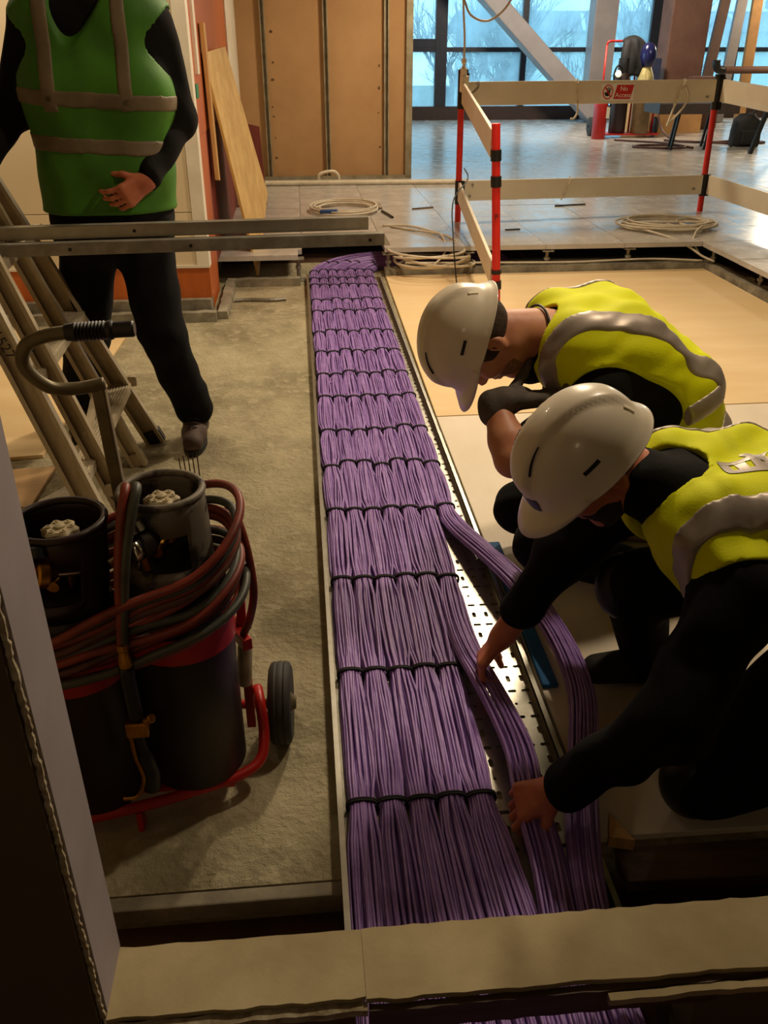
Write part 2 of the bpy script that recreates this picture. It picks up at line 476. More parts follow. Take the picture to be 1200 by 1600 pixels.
# raised access floor: separate panels near by, one sheet beyond
fl = thing('floor_raised', (3.0, 8.0, 0.0), kind='structure')
P = 0.6; Y0 = 6.42
pm = MB().box(-P/2 + 0.0015, P/2 - 0.0015, -P/2 + 0.0015, P/2 - 0.0015, -0.034, 0.0)
V = np.array(pm.v)
pme = bpy.data.meshes.new('floor_panel')
pme.from_pydata([tuple(p) for p in V], [], pm.f); pme.materials.append(MT['floor_panel']); pme.update()
def panel(cx, cy, r):
    o = bpy.data.objects.new('floor_panel', pme)
    link(o, fl, (cx, cy, 0.2 + r.uniform(-0.0012, 0.0012)))
r_ = random.Random(3)
for i in range(-1, 11):
    for j in range(0, 6):
        if i == 0 and j == 0: continue
        panel(P * i + P / 2, Y0 + P * j + P / 2, r_)
for i in range(5, 8):
    for j in range(-6, 0):
        panel(P * i + P / 2, Y0 + P * j + P / 2, r_)
MB().box(-0.598, -0.03, 6.23, 6.418, 0.166, 0.2).build('floor_panel', 'floor_panel', fl)
YF = Y0 + 6 * P
far = MB()
far.box(-0.66, 12.8, YF + 0.002, 18.45, 0.15, 0.2)
far.box(6.602, 12.8, Y0 - 6 * P, YF, 0.15, 0.2)
far.box(4.802, 6.6, Y0 - 6 * P, Y0, 0.15, 0.2)
far.box(3.05, 12.8, 0.95, Y0 - 6 * P - 0.002, 0.15, 0.2)
far.build('floor_deck', 'floor_panel', fl)

# pedestals along the open edges
def pedestal(x, y, label):
    t = thing('floor_pedestal', (x, y, 0), label, 'pedestal', 'pedestals along the raised floor edge')
    MB().box(x - 0.05, x + 0.05, y - 0.05, y + 0.05, 0.0, 0.006).build('base_plate', 'galv_dull', t)
    MB().cyl((x, y, 0.004), (x, y, 0.15), 0.014, 12).build('stem', 'galv_dull', t, smooth=True, angle=40)
    MB().cyl((x, y, 0.085), (x, y, 0.105), 0.024, 6).build('lock_nut', 'galv_dull', t)
    h = MB().box(x - 0.042, x + 0.042, y - 0.042, y + 0.042, 0.15, 0.158)
    for sx in (-1, 1):
        h.bar((x + sx * 0.03, y - 0.03, 0.16), (x + sx * 0.03, y + 0.03, 0.16), 0.008, 0.006)
    h.build('head_plate', 'galv_dull', t)
pedestal(-0.03, 6.335, 'steel floor pedestal left of the purple cables at the raised edge')
pedestal(0.63, 6.45, 'steel floor pedestal just right of the purple cables')
pedestal(1.22, 6.45, 'steel floor pedestal behind the gate of the white barrier')
pedestal(1.82, 6.45, 'steel floor pedestal at the middle of the rear edge')
pedestal(2.45, 6.47, 'steel floor pedestal under the loose ends of the large cable coil')
pedestal(3.07, 6.35, 'steel floor pedestal at the corner of the raised floor')
pedestal(3.10, 5.66, 'steel floor pedestal on the right-hand edge beside rubble')

# corridor wall, beige sheet over orange skirting
wl = thing('wall_left', (-2.2, 5.5, 0), kind='structure')
MB().box(-4.0, -0.645, 5.45, 5.56, 0.625, 3.2).build('wall_panel', 'beige', wl, bevel=0.002)
MB().box(-4.0, -0.645, 5.45, 5.56, 0.315, 0.621).build('wall_panel', 'beige', wl, bevel=0.002)
MB().box(-0.643, -0.566, 5.442, 5.56, 0.315, 3.2).build('corner_bead', 'white_trim', wl, bevel=0.002)
MB().box(-4.0, -0.566, 5.44, 5.56, 0.30, 0.316).build('ledge', 'white_trim', wl)
MB().box(-4.0, -0.63, 5.56, 9.9, 0.0, 3.2).build('wall_core', 'wall_plain', wl)
bl = MB().box(-4.0, -0.57, 5.448, 5.56, 0.115, 0.30)
bl.build('baseboard_left', 'orange_wood', kind='structure')
MB().box(-4.0, -0.575, 5.40, 5.56, 0.0, 0.115).build('baseboard_plinth_left', 'kerb', kind='structure')
# the return of that wall, orange veneer with a pale strip at its far end
wr = thing('wall_return', (-0.6, 7.5, 0), kind='structure')
MB().box(-0.628, -0.572, 5.562, 8.55, 1.02, 3.2).build('veneer_panel', 'orange_wood', wr)
MB().box(-0.628, -0.572, 5.562, 6.02, 0.02, 1.018).build('veneer_panel', 'orange_wood', wr)
MB().box(-0.628, -0.574, 6.022, 8.55, 0.2, 1.018).build('veneer_panel', 'red_wood', wr)
MB().box(-0.628, -0.560, 8.552, 9.9, 0.2, 3.2).build('end_strip', 'white_trim', wr)
MB().box(-0.60, -0.555, 5.70, 5.82, 1.35, 2.2).build('torn_strip', 'white_trim', wr)
MB().box(-0.572, -0.566, 5.62, 5.76, 1.225, 1.30).build('sticker', 'green_sticker', wr)

# plasterboard partition at the back with its steel studs
wb = thing('wall_back', (0.3, 10.2, 0.2), kind='structure')
xs = [-0.70, 0.34, 1.235]
MB().box(-0.70, 0.338, 10.16, 10.20, 0.2, 3.2).build('plaster_sheet', 'plasterboard', wb)
MB().box(0.342, 1.235, 10.16, 10.20, 0.2, 3.2).build('plaster_sheet', 'plasterboard', wb)
for sx in (-0.30, 0.335, 0.965):
    m = MB()
    m.box(sx - 0.026, sx + 0.026, 10.156, 10.160, 0.2, 3.2)
    m.box(sx - 0.026, sx - 0.023, 10.110, 10.156, 0.2, 3.2)
    m.box(sx + 0.023, sx + 0.026, 10.110, 10.156, 0.2, 3.2)
    m.box(sx - 0.026, sx - 0.014, 10.107, 10.110, 0.2, 3.2)
    m.box(sx + 0.014, sx + 0.026, 10.107, 10.110, 0.2, 3.2)
    m.build('wall_stud', 'stud', wb)
MB().box(1.17, 1.24, 10.10, 10.22, 0.2, 3.2).build('wall_stud', 'stud', wb, bevel=0.003)
MB().box(-0.62, 1.24, 10.10, 10.16, 0.2, 0.235).build('floor_track', 'stud', wb)
# screw stains on the sheets
m = MB()
for (sx, zs) in ((-0.225, (0.42, 0.62, 0.83, 0.92, 1.18, 1.34, 1.62)), (0.895, (0.52, 0.86, 1.1, 1.31))):
    for z in zs:
        rr = random.uniform(0.006, 0.015)
        m.tube([(sx + random.uniform(-.02, .02), 10.1605, z), (sx + random.uniform(-.02, .02), 10.158, z)], rr, 8)
m.build('screw_stains', 'dark_timber', wb)

# window wall with mullions, transom, sill and panes
wn = thing('window_1', (6.0, 18.5, 0.2), kind='structure')
MB().box(1.2, 12.8, 18.40, 18.62, 0.2, 0.44).build('window_sill', 'plinth', wn)
mx = [(1.28, 0.16), (2.80, 0.22), (4.40, 0.11), (5.75, 0.12), (6.95, 0.2), (8.6, 0.12), (10.3, 0.12), (12.7, 0.2)]
for x, w in mx:
    MB().box(x - w / 2, x + w / 2, 18.42, 18.58, 0.44, 3.2).build('mullion', 'frame_dark', wn)
for (x0, w0), (x1, w1) in zip(mx[:-1], mx[1:]):
    a, b = x0 + w0 / 2, x1 - w1 / 2
    MB().box(a, b, 18.44, 18.56, 1.38, 1.46).build('transom', 'frame_dark', wn)
    MB().box(a, b, 18.495, 18.505, 0.44, 1.38).build('pane', 'glass', wn)
    MB().box(a, b, 18.495, 18.505, 1.46, 3.2).build('pane', 'glass', wn)
MB().box(1.36, 2.69, 18.43, 18.57, 1.46, 1.6).build('casement_rail', 'frame_dark', wn)
# sloping steel brace, pale pillar and brown column in front of the glass
MB().bar((5.75, 17.6, 0.2), (2.75, 17.6, 2.95), 0.30, 0.50, (0, 1, 0)).build('column_brace', 'steel_grey', kind='structure', bevel=0.02)
MB().box(5.58, 6.02, 17.95, 18.35, 0.2, 3.2).build('column_pale', 'steel_grey', kind='structure', bevel=0.02)
MB().box(6.42, 7.10, 16.35, 16.85, 0.2, 3.2).build('column_brown', 'column_brown', kind='structure', bevel=0.02)

# the rest of the shell
MB().box(-4.0, 12.9, 0.80, 18.7, 3.2, 3.35).build('ceiling', 'ceiling', kind='structure')
MB().box(12.8, 12.95, 0.95, 18.7, -0.2, 3.2).build('wall_right', 'wall_plain', kind='structure')
MB().box(-4.1, -4.0, 0.80, 5.6, -0.2, 3.2).build('wall_corridor_end', 'wall_plain', kind='structure')
MB().box(-0.70, -0.62, 9.9, 10.2, 0.2, 3.2).build('wall_corner', 'white_trim', kind='structure')

# the dim room the picture is taken from
MB().box(-4.1, 4.1, -2.75, 0.80, 2.9, 3.0).build('ceiling_near', 'wall_near', kind='structure')
MB().box(-4.1, 4.1, -2.75, -2.65, -0.2, 2.9).build('wall_rear_near', 'wall_near', kind='structure')
MB().box(-4.1, -4.0, -2.65, 0.80, -0.2, 2.9).build('wall_left_near', 'wall_near', kind='structure')
MB().box(4.0, 4.1, -2.65, 0.80, -0.2, 2.9).build('wall_right_near', 'wall_near', kind='structure')
MB().box(3.9, 12.9, 0.80, 0.95, -0.2, 3.2).build('wall_front_far_right', 'wall_plain', kind='structure')
# near partition with the opening we look through
wf = thing('wall_front', (-1.0, 0.87, 0.0), kind='structure')
MB().box(-3.99, -0.372, 0.835, 0.935, -0.10, 3.2).build('wall_core', 'wall_plain', wf)
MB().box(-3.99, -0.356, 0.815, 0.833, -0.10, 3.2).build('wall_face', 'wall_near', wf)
MB().box(-0.370, -0.347, 0.834, 0.945, 0.2, 3.2).build('jamb_lining', 'jamb', wf)
e = MB(); r = random.Random(11); pts = []
for i in range(430):
    z = 0.2 + i * 0.00697
    pts.append((-0.3515 + r.uniform(-0.0010, 0.0010), 0.8245 + r.uniform(-0.0012, 0.0012), z))
e.tube(pts, [r.uniform(0.0030, 0.0052) for _ in pts], 6)
e.build('torn_edge', 'torn', wf)
MB().box(1.95, 3.9, 0.80, 0.95, -0.10, 3.2).build('wall_front_pier', 'wall_near', kind='structure')
MB().box(-0.347, 1.95, 0.80, 0.95, 2.75, 3.2).build('wall_front_header', 'wall_near', kind='structure')
# sill of that opening: boards on a low upstand, open in the middle where the cables pass
sl = thing('sill', (0.5, 0.88, 0.0), kind='structure')
def ragged_board(x0, x1, y0, y1, z0, z1, seed, skew=0.0):
    r = random.Random(seed)
    n = int((x1 - x0) / 0.022)
    F0 = [(x0 + (x1 - x0) * i / n, y0 + skew * i / n + r.uniform(-0.0022, 0.0022)) for i in range(n + 1)]
    B0 = [(x0 + (x1 - x0) * i / n, y1 + skew * i / n + r.uniform(-0.0016, 0.0016)) for i in range(n + 1)]
    V = [(x, y, z1) for x, y in F0] + [(x, y, z1) for x, y in B0] + [(x, y + 0.002, z0) for x, y in F0] + [(x, y - 0.002, z0) for x, y in B0]
    k = n + 1; F = []
    for i in range(n):
        F += [(i, i + 1, k + i + 1, k + i), (2*k + i, i + 2*k + 1, i + 1, i), (k + i, k + i + 1, 3*k + i + 1, 3*k + i), (3*k + i, 3*k + i + 1, 2*k + i + 1, 2*k + i)]
    F += [(0, k, 3*k, 2*k), (n, k + n, 3*k + n, 2*k + n)]
    return MB().add(V, F)
ragged_board(-0.347, 0.0480, 0.822, 0.941, 0.186, 0.2, 1, -0.002).build('sill_board', 'sill', sl)
ragged_board(0.0486, 1.95, 0.8165, 0.941, 0.184, 0.1985, 2, -0.006).build('sill_board', 'sill', sl)
ragged_board(-0.347, 0.05, 0.806, 0.822, 0.17, 0.188, 3).build('front_batten', 'torn', sl)
ragged_board(0.43, 1.95, 0.792, 0.804, 0.165, 0.182, 4).build('front_batten', 'sill', sl)
ragged_board(0.052, 0.62, 0.806, 0.818, 0.128, 0.184, 6).build('shade_fascia', 'dark_timber', sl)  # board added over the lit cables, its dark colour stands for shade
MB().box(-0.345, 0.0, 0.83, 0.93, -0.10, 0.186).build('upstand', 'wall_near', sl)
MB().box(0.60, 1.95, 0.83, 0.93, -0.10, 0.184).build('upstand', 'wall_near', sl)

# loose floor boards
def sheet(name, pts, z0, z1, m, label, cat='board', group=None, edge=None):
    mb = MB().prism([(x, y, z0) for x, y in pts], (0, 0, z1 - z0))
    return mb.build(name, m, label=label, cat=cat, group=group, bevel=0.0015)
sheet('floor_board', [(0.575, 3.62), (3.01, 3.66), (3.01, 6.35), (0.60, 6.335)], 0.0, 0.018, 'ply_floor',
      'warm cream plywood board covering the floor behind the crouching men', 'floor board')
sheet('floor_board', [(0.575, 1.24), (3.01, 1.22), (3.01, 3.652), (0.575, 3.612)], 0.0, 0.017, 'ply_white',
      'pale whitish floor board under the crouching men, right of the tray', 'floor board')
sheet('floor_board', [(-2.4, 5.20), (-1.03, 5.19), (-1.10, 3.36), (-2.4, 3.20)], 0.0, 0.015, 'ply_floor',
      'cream plywood board lying on concrete behind the aluminium ladder', 'floor board')
sheet('floor_board', [(-2.4, 3.14), (-1.02, 3.24), (-1.03, 2.90), (-2.4, 2.72)], 0.0, 0.015, 'ply_brown',
      'brown plywood strip on concrete at the left beside the ladder feet', 'floor board')
sheet('floor_board', [(-2.4, 2.66), (-1.06, 2.78), (-1.2, 1.9), (-2.4, 1.9)], 0.0, 0.014, 'ply_floor',
      'cream plywood offcut on the floor left behind the gas cylinders', 'floor board')
sheet('metal_strip', [(-1.02, 2.96), (-0.93, 3.10), (-0.86, 2.72), (-0.93, 2.46)], 0.0, 0.006, 'galv_dull',
      'dull grey metal strip lying under the ladder foot', 'strip')
MB().prism([(0.60, 1.13, -0.02), (1.9, 1.10, -0.02), (1.9, 1.20, -0.02), (0.60, 1.215, -0.02)], (0, 0, 0.03)).build('plank', 'dark_timber', bevel=0.003,
      label='dark timber plank along the slot at lower right', cat='plank')
MB().prism([(0.62, 1.00, -0.1), (1.9, 0.97, -0.1), (1.9, 1.05, -0.1), (0.62, 1.075, -0.1)], (0, 0, 0.05)).build('plank', 'dark_timber', bevel=0.003,
      label='lower dark timber plank sunk in the slot behind the sill', cat='plank')
MB().prism([(0.585, 1.215, 0.017), (0.635, 1.20, 0.017), (0.605, 1.275, 0.017)], (0, 0, 0.03)).build('wood_wedge', 'timber',
      label='small pale wooden wedge at the end of the purple cables', cat='wedge')
MB().box(-4.0, 0.03, 1.165, 1.199, -0.045, -0.002).build('trim_6', 'kerb', kind='structure', bevel=0.004)

# ------------------------------------------------------------------ outside
MB().box(-60, 160, 22, 200, -6.2, -6.0).build('ground_outside', 'grass', kind='structure')
t = thing('far_building', (40, 75, -6), 'long pale building with a grey roof far outside the window', 'building')
MB().box(14, 90, 72, 84, -6, 2.35).build('wall', 'far_wall', t)
MB().prism([(13, 71.5, 2.35), (13, 84.5, 2.35), (13, 78, 3.9)], (78, 0, 0)).build('roof', 'far_roof', t)
for k in range(12):
    x = 15.5 + k * 6
    MB().bar((x, 71.4, 2.45), (x + 1.2, 76.5, 3.62), 0.25, 0.12).build('roof_rib', 'far_wall', t)
for k, x in enumerate((29.5, 38.5)):
    MB().lathe([(0, 0), (0.6, 0), (0.6, 0.7), (0.85, 0.75), (0.85, 1.3), (0.3, 1.6), (0, 1.6)], (x, 76.5, 3.3), n=12).build('roof_vent', 'far_roof', t)
def bare_tree(x, y, h, seed, label):
    r = random.Random(seed)
    m = MB()
    def br(p, d, L, rad, lvl):
        q = p + d * L
        mid = p + d * L * 0.5 + np.array([r.uniform(-1, 1), r.uniform(-1, 1), 0]) * L * 0.05
        m.tube([p, mid, q], [rad, rad * 0.85, rad * 0.65], 5, caps=False)
        if lvl == 0: return
        for _ in range(r.choice((3, 4))):
            nd = nrm(d + np.array([r.uniform(-.75, .75), r.uniform(-.75, .75), r.uniform(-.1, .6)]))
            br(p + d * L * r.uniform(0.55, 1.0), nd, L * r.uniform(0.5, 0.8), rad * 0.55, lvl - 1)
    tr = MB()
    root = np.array([x, y, -6.0])
    tr.tube([root, root + np.array([0.1, 0, h * 0.2]), root + np.array([0, 0, h * 0.4])], [0.22, 0.18, 0.15], 8)
    t = thing('bare_tree', (x, y, -6.0), label, 'tree', 'bare trees outside the window')
    for _ in range(5):
        a = r.uniform(0, 2 * PI)
        br(root + np.array([0, 0, h * r.uniform(0.25, 0.42)]), nrm((math.cos(a) * 0.5, math.sin(a) * 0.5, 1)), h * 0.28, 0.1, 4)
    m.build('branches', 'bark', t); tr.build('trunk', 'bark', t, smooth=True)
bare_tree(6.0, 33, 9.5, 4, 'bare winter tree outside behind the left window panes')
bare_tree(9.0, 36, 10.5, 5, 'bare winter tree outside above the white barrier')
bare_tree(11.4, 34, 10.0, 6, 'bare winter tree outside left of the pale pillar')
# ================================================================== CABLE TRAY
TX0, TX1 = 0.026, 0.556
tr = thing('cable_tray', (0.29, 3.7, 0.0), 'galvanised perforated cable tray on the floor under the purple cables', 'cable tray')
MB().box(TX0, 0.335, 0.96, 6.36, 0.0, 0.006).build('tray_bed', 'galv_dull', tr)
hp = MB()
cw = 0.036; n_c = 6; x_s = 0.337; y = 0.96; rowh = 0.05; rows = int((6.36 - 0.96) / rowh)
for j in range(rows):
    long_y = j % 2 == 0
    for i in range(n_c):
        x0 = x_s + i * cw; y0 = 0.96 + j * rowh
        cx, cy = x0 + cw / 2, y0 + rowh / 2
        hx, hy = (0.0055, 0.0135) if long_y else (0.0120, 0.0052)
        if j % 5 == 4: hx, hy = 0.0042, 0.0042
        outer = []; inner = []
        sq = [(-1,-1),(0,-1),(1,-1),(1,0),(1,1),(0,1),(-1,1),(-1,0)]
        c8 = 0.62
        for a, b in sq:
            outer.append((cx + a * cw / 2, cy + b * rowh / 2, 0.006))
            f_ = c8 if a and b else 1.0
            if hy > hx: inner.append((cx + a * hx * (1.0), cy + b * hy * (0.72 if a and b else 1.0), 0.006))
            else: inner.append((cx + a * hx * (0.72 if a and b else 1.0), cy + b * hy, 0.006))
        V = outer + inner + [(p[0], p[1], 0.0035) for p in inner]
        F = [(k, (k + 1) % 8, 8 + (k + 1) % 8, 8 + k) for k in range(8)] + [(8 + k, 8 + (k + 1) % 8, 16 + (k + 1) % 8, 16 + k) for k in range(8)]
        hp.add(V, F)
hp.build('slotted_bed', 'galv', tr, fixn=False)
for x, s in ((TX0, 1), (TX1, -1)):
    m = MB().box(min(x, x - s * 0.002), max(x, x - s * 0.002), 0.96, 6.36, 0.0, 0.040)
    m.box(min(x, x + s * 0.010), max(x, x + s * 0.010), 0.96, 6.36, 0.038, 0.0402)
    m.build('side_flange', 'galv', tr)
cp = MB().box(0.478, 0.545, 2.62, 2.84, 0.0064, 0.0084)
cp.build('coupler_plate', 'galv', tr, bevel=0.001)
m = MB()
for yy in (2.65, 2.695, 2.765, 2.81):
    for xx in (0.493, 0.53):
        m.cyl((xx, yy, 0.0084), (xx, yy, 0.0115), 0.0055, 10)
m.build('coupler_bolts', 'galv_dull', tr)

# ================================================================== PURPLE CABLES
def smooth_noise(n_pts, step, r):
    k = max(4, int(n_pts / step) + 4)
    c = r.uniform(-1, 1, k)
    t = np.linspace(0, k - 4.001, n_pts)
    i = t.astype(int); f = t - i
    p0, p1, p2, p3 = c[i], c[i + 1], c[i + 2], c[i + 3]
    return ((1 - f) ** 3 * p0 + (3 * f ** 3 - 6 * f ** 2 + 4) * p1 + (-3 * f ** 3 + 3 * f ** 2 + 3 * f + 1) * p2 + f ** 3 * p3) / 6

TIES = [1.352, 1.832, 2.262, 2.727, 3.116, 3.464, 3.853, 4.20, 4.558, 4.933, 5.379, 5.645, 6.03, 6.24, 6.48, 6.76]
BW = 0.0665
def arc_tail(xb):
    # far end: the bundle turns right under the raised floor
    xc, yc = 0.78, 6.40
    R = xc - xb
    pts = []
    for k in range(1, 13):
        a = PI - (PI / 2) * k / 12
        pts.append((xc + R * math.cos(a), yc + R * math.sin(a), 0.0))
    pts += [(1.1, yc + R, 0.0), (1.6, yc + R, 0.0)]
    return pts
def centre_path(b):
    xb = 0.046 + BW * (b + 0.5)
    P = []
    if b <= 4:
        for y in (0.55, 0.80, 1.0, 1.2):
            f = (1.35 - y) / 0.4
            P.append((xb + 0.004 * f * b * 1.6 - 0.006 * f, y, 0.0))
        P.append((xb - 0.001, 1.352, 0.0))
        y = 1.55
    elif b == 5:
        P += [(0.43, 0.55, 0.0), (0.43, 0.80, 0.0), (0.432, 1.0, 0.005), (0.44, 1.16, 0.03), (0.435, 1.30, 0.062), (0.448, 1.44, 0.055), (0.442, 1.58, 0.045), (0.418, 1.72, 0.055), (0.405, 1.85, 0.035), (0.403, 2.02, 0.012)]
        y = 2.262
    else:
        P += [(0.505, 0.55, 0.0), (0.50, 0.80, 0.0), (0.497, 0.98, 0.01), (0.512, 1.14, 0.03), (0.548, 1.30, 0.05), (0.60, 1.46, 0.06), (0.645, 1.64, 0.07), (0.638, 1.84, 0.09), (0.600, 2.06, 0.09), (0.545, 2.32, 0.06), (0.494, 2.56, 0.02)]
        y = 2.727
    while y < 6.38:
        P.append((xb, y, 0.0)); y += 0.2
    P.append((xb, 6.40, 0.0))
    P += arc_tail(xb)
    return np.array(P)

def resample(P, step):
    S_ = spline(P, 10)
    S_ = np.array(S_)
    d = np.concatenate([[0], np.cumsum(np.linalg.norm(np.diff(S_, axis=0), axis=1))])
    n = int(d[-1] / step)
    t = np.linspace(0, d[-1], n)
    return np.stack([np.interp(t, d, S_[:, i]) for i in range(3)], 1), t

places = ['leftmost', 'second from the left', 'third from the left', 'fourth from the left', 'fifth from the left']
for b in range(7):
    r = np.random.default_rng(100 + b)
    C, sarc = resample(centre_path(b), 0.045)
    n = len(C)
    T = np.gradient(C, axis=0); T /= np.linalg.norm(T, axis=1)[:, None]
    L = np.stack([T[:, 1], -T[:, 0], np.zeros(n)], 1)
    L /= np.linalg.norm(L, axis=1)[:, None]
    # arc length of each tie
    ties = []
    for ty in TIES:
        if b == 5 and ty < 2.2: continue
        if b == 6 and ty < 2.7: continue
        cand = np.where(C[:, 0] < 0.56)[0]
        ties.append(cand[np.argmin(np.abs(C[cand, 1] - ty))])
    ts = sarc[ties]
    dist = np.min(np.abs(sarc[:, None] - ts[None, :]), axis=1)
    puff = np.clip(dist / 0.10, 0, 1); puff = puff * puff * (3 - 2 * puff)
    if b <= 4: lab = 'purple data cable bundle in the tray, ' + places[b]
    elif b == 5: lab = 'purple cable bundle held in both hands of the near worker'
    else: lab = 'loose purple cable bundle splaying out to the right of the tray'
    t = thing('cable_bundle', tuple(C[n // 2] * (1, 1, 0)), lab, 'cable bundle', 'purple cable bundles')
    # packing: three rows
    cells = []
    for row, cnt in enumerate((8, 9, 8)):
        for k in range(cnt):
            u = (k - (cnt - 1) / 2) * 0.0076
            cells.append((u, 0.0110 + row * 0.0064))
    loose = np.clip((1.33 - C[:, 1]) / 0.3, 0, 1) if b <= 4 else np.clip(((2.15 if b == 5 else 2.6) - C[:, 1]) / 0.5, 0, 1)
    cells += [((k - 4.5) * 0.0071, -1.0) for k in range(10)]
    for (u0, z0) in cells:
        wu = smooth_noise(n, 7, r) * (0.013 if z0 > 0 else 0.002)
        wz = smooth_noise(n, 6, r) * 0.006
        arch = 0.0115 * (1 - (u0 / 0.034) ** 2)
        u = u0 * (0.80 + 0.20 * puff + 0.10 * loose) + wu * (0.20 + 0.8 * puff)
        z = z0 + arch * (1.05 - 0.55 * puff) + wz * (0.25 + 0.75 * puff)
        if b >= 5:
            # strand lifted off the tray: rounder
            z = z + loose * 0.3 * arch
            u = u * (1 - 0.12 * loose)
        pts = C + L * u[:, None]
        pts[:, 2] += np.maximum(z, 0.0105)
        MB().tube(pts, 0.0038, 6, caps=False).build('cable', 'cable' if r.random() < 0.7 else 'cable_b', t, smooth=True, fixn=False)
    for i in ties:
        ring = []
        for k in range(20):
            a = 2 * PI * k / 20
            ca, sa = math.cos(a), math.sin(a)
            ring.append(C[i] + L[i] * 0.0335 * np.sign(ca) * abs(ca) ** 0.8 + np.array([0, 0, 0.0195 + 0.0200 * np.sign(sa) * abs(sa) ** 0.85]))
        m = MB(); m.tube(ring, 0.0036, 6, closed=True)
        m.tube([p + T[i] * 0.006 for p in ring], 0.0036, 6, closed=True)
        m.build('cable_tie', 'tie', t, smooth=True)

# blue kneeling mat beside the tray
mm = MB().box(0.575, 0.618, 1.72, 2.46, 0.018, 0.034)
mm.build('kneeling_mat', 'blue_mat', label='narrow blue foam mat on the floor along the right edge of the tray', cat='mat', bevel=0.005)

# ================================================================== WHITE CABLE COILS
def coil(name, c, rx, ry, turns, r, seed, label, m='white_cable', tail=None, zamp=0.01, group='loose white cable coils'):
    q = random.Random(seed)
    pts = []
    n = 26
    for k in range(turns * n):
        a = 2 * PI * k / n
        j = 1 + 0.10 * math.sin(a * 0.37 + seed) + 0.04 * math.sin(a * 1.13)
        ox = 0.03 * math.sin(a * 0.21 + seed * 2); oy = 0.02 * math.cos(a * 0.17 + seed)
        z = c[2] + r + (k / n) * r * 0.75 * 0.8 + zamp * (1 + math.sin(a * 0.61 + seed))
        pts.append((c[0] + ox + rx * j * math.cos(a), c[1] + oy + ry * j * math.sin(a), z))
    if tail: pts += list(tail)
    t = thing(name, c, label, 'cable coil', group)
    MB().tube(spline(pts, 2), r, 6).build('cable', m, t, smooth=True, fixn=False)
    return t
t = coil('cable_coil', (0.39, 8.02, 0.2), 0.27, 0.30, 6, 0.0085, 1, 'small neat coil of white cable on the raised floor beyond the steel strut')
MB().bar((0.17, 7.77, 0.24), (0.32, 7.74, 0.245), 0.06, 0.03).build('blue_tape', 'blue_tape', t, bevel=0.01)
coil('cable_coil', (2.94, 7.0, 0.2), 0.34, 0.26, 7, 0.009, 2, 'large loose coil of white cable by the rear barrier post',
     tail=[(2.62, 7.0, 0.24), (2.72, 6.72, 0.22), (2.86, 6.50, 0.19), (3.0, 6.40, 0.10), (3.06, 6.3, 0.08)])
coil('cable_coil', (3.15, 6.98, 0.2), 0.16, 0.18, 3, 0.008, 5, 'small coil of white cable beside the large coil near the corner',
     tail=[(3.12, 6.75, 0.25), (2.98, 6.55, 0.20), (3.0, 6.44, 0.10)])
coil('cable_coil', (0.94, 6.42, 0.062), 0.27, 0.22, 5, 0.0095, 3, 'tangled white cable hanging in the floor void right of the purple cables',
     tail=[(1.20, 6.40, 0.10), (1.16, 6.62, 0.20), (1.04, 6.85, 0.215), (0.86, 7.05, 0.21), (0.72, 7.2, 0.21)], zamp=0.045)
for k, (pts, lab) in enumerate((
    ([(0.66, 7.25, 0.21), (0.85, 7.22, 0.212), (1.0, 7.0, 0.212), (1.07, 6.72, 0.215), (1.05, 6.46, 0.15), (0.95, 6.36, 0.075)], 'white cable curving over the floor edge behind the strut end'),
    ([(0.75, 6.41, 0.09), (1.3, 6.44, 0.075), (2.0, 6.42, 0.07), (2.6, 6.45, 0.075), (3.0, 6.38, 0.07)], 'white cable lying along the rear kerb'),
    ([(0.7, 6.52, 0.05), (1.4, 6.55, 0.05), (2.2, 6.54, 0.055), (2.95, 6.5, 0.05)], 'grey cable lying in the void behind the rear kerb'))):
    m = MB().tube(spline(pts, 8), 0.0085 if k < 2 else 0.012, 6)
    m.build('loose_cable', 'white_cable' if k < 2 else 'grey_cable', smooth=True, label=lab, cat='cable')
MB().tube(spline([(1.07, 6.02, 0.02), (1.05, 6.1, 0.3), (1.09, 6.4, 0.52), (1.28, 6.9, 0.60), (1.34, 7.4, 0.62)], 8), 0.005, 6).build('thin_black_wire', 'black', smooth=True,
    label='thin black wire draped from the barrier gate to the floor', cat='wire')
MB().tube(spline([(-0.6, 9.66, 0.225), (0.2, 9.64, 0.226), (1.0, 9.63, 0.225), (1.8, 9.60, 0.225)], 6), 0.026, 10).build('foam_pipe_sleeve', 'white_cable', smooth=True,
    label='pale foam sleeve lying along the foot of the brown partition', cat='pipe sleeve')
# ================================================================== SAFETY BARRIER
sb = thing('safety_barrier', (1.9, 6.9, 0.0), 'white plastic safety barrier with red posts and no access signs', 'barrier')
def bpost(base, top, kind):
    base = np.array(base, float); top = np.array(top, float)
    d = nrm(top - base)
    p = MB().cyl(base, top, 0.025, 20).build('post', 'red_post', sb, smooth=True, angle=40)
    MB().cyl(top - d * 0.002, top + d * 0.012, 0.0255, 20).build('post_cap', 'red_post' if kind == 'gate' else 'black', p, smooth=True, angle=40)
    L = np.linalg.norm(top - base)
    spans = ((0.70, 0.755), (0.83, 0.885), (0.155, 0.20), (0.24, 0.262)) if kind == 'gate' else ((0.77, 1.02), (0.125, 0.29))
    for a, b in spans:
        q = MB().cyl(base + d * L * a, base + d * L * b, 0.0315 if kind == 'gate' else 0.030, 20)
        if kind != 'gate':
            q.bar(base + d * L * a + np.array((0.03, -0.02, 0)), base + d * L * b + np.array((0.03, -0.02, 0)), 0.02, 0.03)
            if b > 1: q.bar(base + d * L * 0.985 + np.array((0, -0.005, 0)), base + d * L * 0.985 + np.array((0.055, -0.02, 0)), 0.03, 0.03)
        q.build('bracket', 'black', p, smooth=True, angle=40)
    return p
